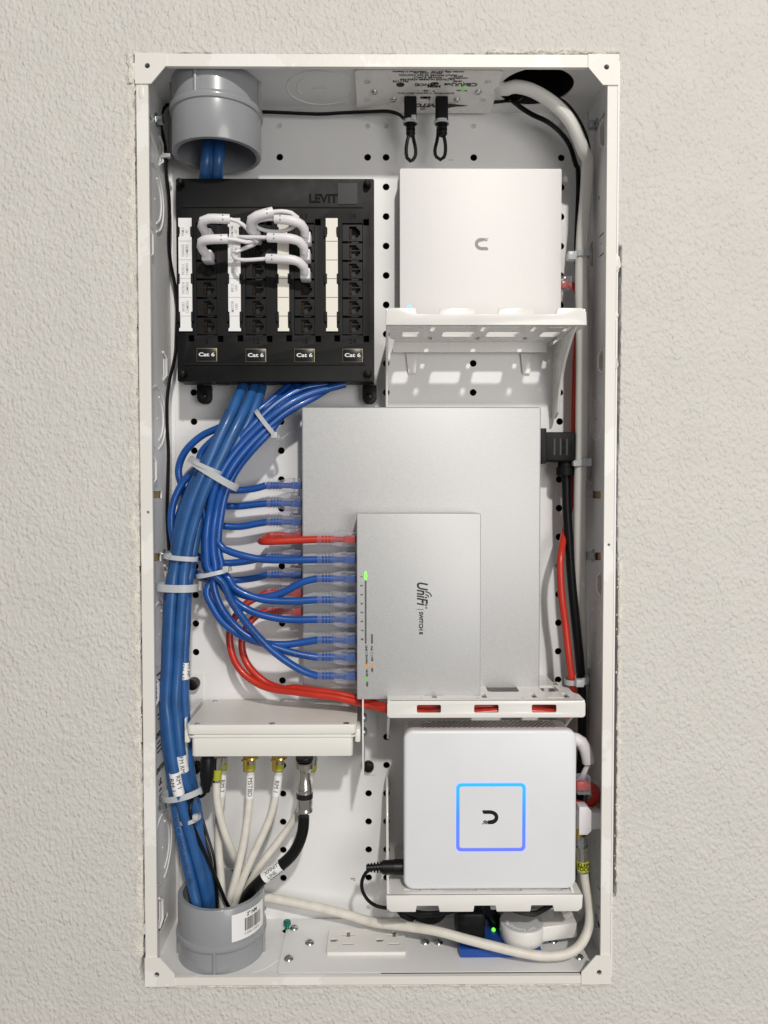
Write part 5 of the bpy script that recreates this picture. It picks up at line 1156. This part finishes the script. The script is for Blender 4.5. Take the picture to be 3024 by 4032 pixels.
# ============================================================ PLUG-IN ADAPTERS AT THE BOTTOM
o = thing('surge_adapter', 'blue plug-in outlet adapter with a green light lying under the lowest shelf', 'outlet adapter', (3, -1.8, fz + .06))
bz = fz + .28
a = at_z(1600 + 432 / 2.074, 3500 + 527 / 2.074, fz + .06); b = at_z(1600 + 1082 / 2.074, 3500 + 498 / 2.074, fz + .06)
MB().box(a.x, b.x, -2.42, -.45, fz + .058, fz + .34).build('case', 'blue_case', o, bevel=.04)
p = at_z(1600 + 712 / 2.074, 3500 + 335 / 2.074, fz + .36); MB().sphere((p.x, p.y, fz + .36), .065, 12, (1, 1, 1.1)).build('status_light', 'led_green', o)
o = thing('power_plug', 'black power plug seated in the blue adapter', 'plug', (2.2, -1.6, fz + .4))
px_ = cB(525, 300, -1.8).x
MB().box(cB(412, 300, -2.0).x, cB(640, 300, -2.0).x, -2.15, -1.1, fz + .345, cB(500, 180, -2.0).z).build('body', 'black_plastic', o, bevel=.12, seg=3)
mb = MB()
for j in range(6): z = cB(470, 270 + j * 16, -2.15).z; mb.box(cB(455, 300, -2.15).x, cB(520, 300, -2.15).x, -2.17, -2.14, z - .02, z + .02)
mb.build('grip_ribs', 'black_gloss', o)
MB().tube([Vector((px_, -1.4, -24.9)), Vector((px_ - .3, -1.2, -24.75)), cB(250, 240, -1.0), cB(60, 215, -.9), cA(330, 1450, -1.0), cA(270, 1415, -1.1), cA(330, 1390, -1.1)], .15, 12).build('cord', 'black_soft', o)
o = thing('power_plug', 'white round rotating plug with a grey disc, plugged in the blue adapter', 'plug', (4.3, -1.8, fz + .4))
zt = fz + .92
pc = at_z(1600 + 945 / 2.074, 3500 + 262 / 2.074, zt); R_ = (at_z(1600 + 1128 / 2.074, 3500 + 262 / 2.074, zt).x - at_z(1600 + 762 / 2.074, 3500 + 262 / 2.074, zt).x) / 2
MB().lathe((pc.x, pc.y, fz + .345), (0, 0, 1), [(0, R_ * .9), (.06, R_ * .97), (zt - fz - .4, R_), (zt - fz - .345, R_ * .97)], 40).build('body', 'white_plastic', o)
dd = MB().lathe((pc.x, pc.y, zt), (0, 0, 1), [(-.01, R_ * .93), (.012, R_ * .92), (.02, R_ * .88)], 40).build('disc', 'grey_disc', o)
tm = text_mb('360\u00b0 Rotating Plug', .17, .002, .004)
def arcp(q): aa = math.radians(-115) - q.x / (R_ * .75) ; rr_ = R_ * .72 + q.y; return Vector((pc.x + rr_ * math.cos(aa), pc.y + rr_ * math.sin(aa), zt + .026 + q.z))
tm.v = [arcp(q) for q in tm.v]; tm.build('lettering', 'label_white', dd, smooth=False)
x0_ = pc.x + R_ * .55; x1_ = at(2263, 3630, -1.6).x
plate([(x0_, pc.y - .42), (x1_, pc.y - .12), (x1_, pc.y + .75), (x0_, pc.y + .75)], [], .5, F_xy(fz + .42)).build('arm', 'white_plastic', o, bevel=.06)
MB().tube([Vector((x1_ - .3, pc.y + .3, fz + .75)), at(2270, 3600, -1.2), at(2288, 3560, -1.2), at(2296, 3500, -1.0), at(2290, 3400, -.7)], .22, 14).build('cord', 'white_cable', o)
# bunch of black leads under the lowest shelf
o = thing('power_lead', 'coiled black leads tied up under the lowest shelf', 'power lead', cB(600, 180, -2), 'coiled black leads')
mb = MB()
for k in range(3): mb.tube([cB(-60 + k * 10, 120 + k * 12, -2.0), cB(40, 178 + k * 13, -2.2 + k * .1), cB(200, 198 + k * 10, -2.3), cB(380, 170 + k * 9, -2.3), cB(560, 125 + k * 5, -2.2), cB(680, 120, -2.0)], .06, 8)
for k in range(3): mb.tube([cB(640, 110, -2.2), cB(800, 128 + k * 12, -2.5), cB(930, 170 + k * 12, -2.6), cB(1040, 195 + k * 8, -2.6), cB(1110, 165 + k * 8, -2.5), cB(1200, 110 + k * 10, -2.3)], .06, 8)
mb.build('coil', 'black_soft', o)
mb = MB().tube([cB(560, 100, -1.2), cB(640, 150, -1.1), cB(720, 240, -1.0), cB(740, 330, -.9)], .25, 12); mb.build('lead', 'black_soft', o)
p = cB(708, 138, -2.7); tie('small clear tie under the middle notch of the lowest shelf', (p.x - .1, p.y + .4, p.z + .1), (1, 0, 0), .15, .25, .12, head=(p.x, p.y, p.z))
# ============================================================ GATEWAY
GY = -3.0
g0x, g1x = at(1590, 3200, GY).x, at(2270, 3200, GY).x
gzT, gzB = at(1930, 2876, GY).z, -23.86
GW = thing('gateway', 'white square gateway with a glowing blue ring and dark logo', 'network device', ((g0x + g1x) / 2, -2.4, gzB))
def rounded_case(x0, x1, z0, z1, y0, y1, R, n=10):
    # front cover with a soft rounded edge
    rings = []
    for d, yy in ((.0, y1), (.0, y0 + .10), (.012, y0 + .05), (.04, y0 + .018), (.09, y0)): rings.append([Vector((a, yy, b)) for a, b in rrect(x0 + d, x1 - d, z0 + d, z1 - d, R - d * .5, n)])
    return MB().rings(rings)
rounded_case(g0x, g1x, gzB, gzT, GY, GY + .28, .30).build('front_cover', 'white_case', GW, angle=60)
plate(rrect(g0x + .05, g1x - .08, gzB + .03, gzT - .02, .28, 8), [], .82, F_xz(GY + .28)).build('rear_case', 'white_plastic', GW)
mb = MB()
for r_ in range(6):
    yy = GY + .36 + r_ * .12
    for k in range(26):
        x = g0x + .55 + k * .165 + (r_ % 2) * .08
        if x < g1x - .45: mb.box(x, x + .105, yy, yy + .035, gzT - .024, gzT - .012)
o_ = mb.build('vent_slots', 'ink_dark_grey', GW); o_['kind'] = 'stuff'
k0 = at(1400 + 598 / 1.508, 2650 + 655 / 1.508, GY); k1 = at(1400 + 1008 / 1.508, 2650 + 1057 / 1.508, GY)
i0 = (k0.x + .10, k1.x - .10, k1.z + .10, k0.z - .10)
plate(rrect(k0.x, k1.x, k1.z, k0.z, .15, 6), [rrect(*i0, .08, 6)], .02, F_xz(GY - .006)).build('light_ring', 'led_ring', GW)
plate(rrect(k0.x - .04, k1.x + .04, k1.z - .04, k0.z + .04, .17, 6), [rrect(k0.x, k1.x, k1.z, k0.z, .15, 6)], .02, F_xz(GY - .004)).build('light_ring_edge', 'led_edge', GW)
plate(rrect(i0[0] + .012, i0[1] - .012, i0[2] + .012, i0[3] - .012, .08, 6), [], .02, F_xz(GY - .012)).build('logo_plate', 'white_case', GW)
q = at(1400 + 800 / 1.508, 2650 + 855 / 1.508, GY); ulogo(GW, q, .50, .44, GY - .012, 'black_gloss', -1, -1, 'ink')
# dc plug on its left
o = thing('power_lead', 'black ribbed DC plug in the left side of the gateway', 'power lead', cA(200, 1150, -2.4))
a = cA(292, 1152, -2.5); 
MB().lathe(a, (-1, 0, -.0), [(0, .24), (.35, .24), (.36, .225), (.72, .21), (.74, .17)], 20).build('plug', 'black_soft', o)
mb = MB()
for j in range(5): mb.lathe(a + Vector((-.73 - j * .1, 0, -.005 * j)), (-1, 0, 0), [(0, .17 - j * .01), (.06, .17 - j * .01), (.065, .10), (.1, .10)], 14)
mb.build('strain_relief', 'black_soft', o)
MB().tube([cA(90, 1165, -2.5), cA(62, 1185, -2.5), cA(38, 1235, -2.5), cA(40, 1290, -2.45), cA(75, 1350, -2.4), cA(130, 1385, -2.3), cA(210, 1398, -2.2), cA(300, 1405, -2.1), cA(420, 1425, -2.1), cA(560, 1415, -2.0)], .058, 8).build('wire', 'black_soft', o)
# right side of the gateway
gx = lambda x, y, d: at(2180 + x / 3.404, 2850 + y / 3.404, d)
o = thing('patch_cord', 'white slim jumper with a thick round boot at the upper right of the gateway', 'patch cord', gx(400, 300, -2.0))
MB().tube([gx(230, 190, -2.2), gx(300, 205, -2.2), gx(370, 245, -2.2), gx(420, 330, -2.2), gx(450, 430, -2.2), gx(468, 520, -2.2)], .20, 16).build('boot', 'white_cord', o)
MB().tube([gx(468, 500, -2.2), gx(462, 545, -2.2), gx(430, 610, -2.15), gx(400, 670, -2.1), gx(370, 740, -1.9), gx(300, 780, -1.7)], .085, 12).build('cord', 'white_cord', o)
o = thing('patch_cord', 'red patch cord making a tight loop at the right of the gateway', 'patch cord', gx(450, 900, -2.2), 'red patch cords')
MB().tube([gx(380, 830, -2.3), gx(470, 830, -2.25), gx(535, 860, -2.15), gx(572, 930, -2.0), gx(560, 1010, -1.9), gx(500, 1070, -1.85), gx(420, 1090, -1.8), gx(330, 1080, -1.8), gx(240, 1040, -1.8)], .135, 14).build('cord', 'cord_red', o)
bb = MB().box(gx(300, 800, -2.3).x, gx(480, 800, -2.3).x, -2.5, -2.1, gx(400, 922, -2.3).z, gx(400, 688, -2.3).z).build('plug', 'clear_plastic', o, bevel=.03)
MB().box(gx(290, 800, -2.3).x, gx(440, 800, -2.3).x, -2.42, -2.2, gx(400, 880, -2.3).z, gx(400, 760, -2.3).z).build('wire_block', 'cord_red', bb, bevel=.05)
o = thing('patch_cord', 'white network plug with a clear tip entering the gateway below the red loop', 'patch cord', gx(450, 1260, -2.2))
MB().rings([[gx(x, 1265, -2.3) + Vector((0, c * .22, s * h)) for c, s in ((-1, -1), (1, -1), (1, 1), (-1, 1))] for x, h in ((318, .45), (430, .45), (500, .28), (560, .26), (625, .26), (632, .2))]).build('boot', 'white_cord', o, bevel=.05)
MB().box(gx(285, 1265, -2.3).x, gx(355, 1265, -2.3).x, -2.5, -2.1, gx(300, 1370, -2.3).z, gx(300, 1160, -2.3).z).build('plug', 'clear_plastic', o, bevel=.02)
o = thing('coax_cable', 'white coax cable with yellow banded connector, sweeping from the gateway along the floor', 'coax cable', gx(380, 1900, -2.2))
MB().lathe(gx(330, 1370, -2.2), (0, 0, -1), [(0, .17), (.30, .17)], 12).build('gold_port', 'brass', o)
MB().lathe(gx(358, 1490, -2.2), (.08, 0, -1), [(0, .2), (.13, .2), (.14, .17), (.36, .17), (.38, .155), (.5, .155)], 6).build('nut', 'zinc', o, smooth=False)
p0 = gx(372, 1640, -2.2); p1 = gx(400, 1975, -2.2)
MB().cyl(p0, p1, .2, 22).build('connector', 'nickel', o)
MB().cyl(p0.lerp(p1, .55), p0.lerp(p1, .93), .206, 22).build('yellow_band', 'klein_yellow', o)
for k, s in enumerate(('KLEIN', 'TOOLS')): 
    c_ = p0.lerp(p1, .66 + .16 * k); t_ = densify(text_mb(s, .17, .005, .002)); t_.v = [Vector((c_.x + .212 * math.sin(q.x / .212), c_.y - .212 * math.cos(q.x / .212), c_.z + q.y)) for q in t_.v]; t_.build('lettering', 'ink', o, smooth=False)
cx_ = [gx(402, 1960, -2.2), gx(418, 2080, -2.25), gx(438, 2200, -2.35), cA(1385, 1350, -2.45), cA(1392, 1440, -2.6), cA(1378, 1530, -2.75), cA(1330, 1620, -2.85), cA(1250, 1668, -2.9), cA(1120, 1680, -2.9), cA(980, 1660, -2.85), cA(820, 1622, -2.7), cA(650, 1578, -2.5), cA(480, 1532, -2.2), cA(300, 1505, -1.8), cA(140, 1487, -1.45), c8(1500, 1617, -1.2), c8(1350, 1572, -.98), c8(1200, 1535, -.8), c8(1050, 1505, -.7), c8(920, 1480, -.6), c8(820, 1465, -.5), c8(700, 1455, -.4)]
MB().tube(cx_, .15, 16).build('jacket', 'coax_jacket', o)
# ============================================================ TIES
ax5 = c5(430, 730, -2.2) - c5(520, 560, -2.2)
c = c5(533, 605, -1.95); tie('wide grey-white tie clasping all the blue cables where the bundle starts', c, Vector((.62, 0, 1)), .90, .5, .22)
c = c5(489, 562, -2.2); tie('narrower clear tie just above the wide one on the two medium blue cables', c5(489, 562, -2.1), Vector((.45, 0, 1)), .52, .36, .13)
tie('slim clear tie on the dark blue cords right below the patch panel', c5(888, 292, -1.55), Vector((1, 0, .78)), .62, .42, .14, head=c5(930, 355, -1.8))
tie('small clear tie half hidden behind the medium blue cables below the patch panel', c5(818, 240, -1.2), Vector((1, 0, 1)), .34, .2, .1)
tie('slim clear tie on the medium blue pair beside the hex bolt', c5(318, 1152, -2.2), Vector((.1, 0, 1)), .53, .34, .15, tail=[c5(255, 1150, -2.55), c5(242, 1130, -2.4)])
tie('wide clear tie round the medium blue bundle just below the slim one', c6(295, 185, -2.1), Vector((.03, 0, 1)), .63, .42, .24)
tie('clear tie on the dark blue cords left of the fifth and sixth ports', c6(535, 92, -2.05), Vector((-.22, 0, 1)), .56, .42, .13, head=c6(612, 68, -2.3))
tie('wide grey tie just under the RM 1 tag', c8(300, 778, -2.15), Vector((-.22, 0, 1)), .66, .52, .19)
tie('small white tie with a square head on the blue bundle above the conduit', c8(345, 952, -2.25), Vector((-.25, 0, 1)), .33, .32, .12, head=c8(382, 940, -2.6))
tie('white tie holding the thick white cable beside the square white box', cR1(205, 1480, -1.15), Vector((0, 0, 1)), .24, .24, .19, head=cR1(130, 1492, -1.4), tail=[cR1(205, 1470, -1.42), cR1(250, 1470, -1.35), cR1(268, 1474, -1.2)])
tie('white tie holding the thick white cable next to the right-angle plug', cR2(190, 780, -1.2), Vector((0, 0, 1)), .24, .24, .18, head=cR2(240, 775, -1.5), tail=[cR2(145, 785, -1.4), cR2(200, 785, -1.44)])
tie('white tie with a big head holding the red and black cords above the middle shelf', cR3(155, 135, -1.6), Vector((-.1, 0, 1)), .38, .32, .17, head=cR3(172, 150, -2.0), tail=[cR3(190, 135, -1.95), cR3(230, 130, -1.8)])
c = cL1(322, 766, -1.0); tie('small clear tie on the thin black wire near the top left', c, Vector((0, 0, 1)), .09, .09, .1, head=cL1(338, 764, -1.15), tail=[cL1(330, 766, -1.12), cL1(285, 766, -1.05)])
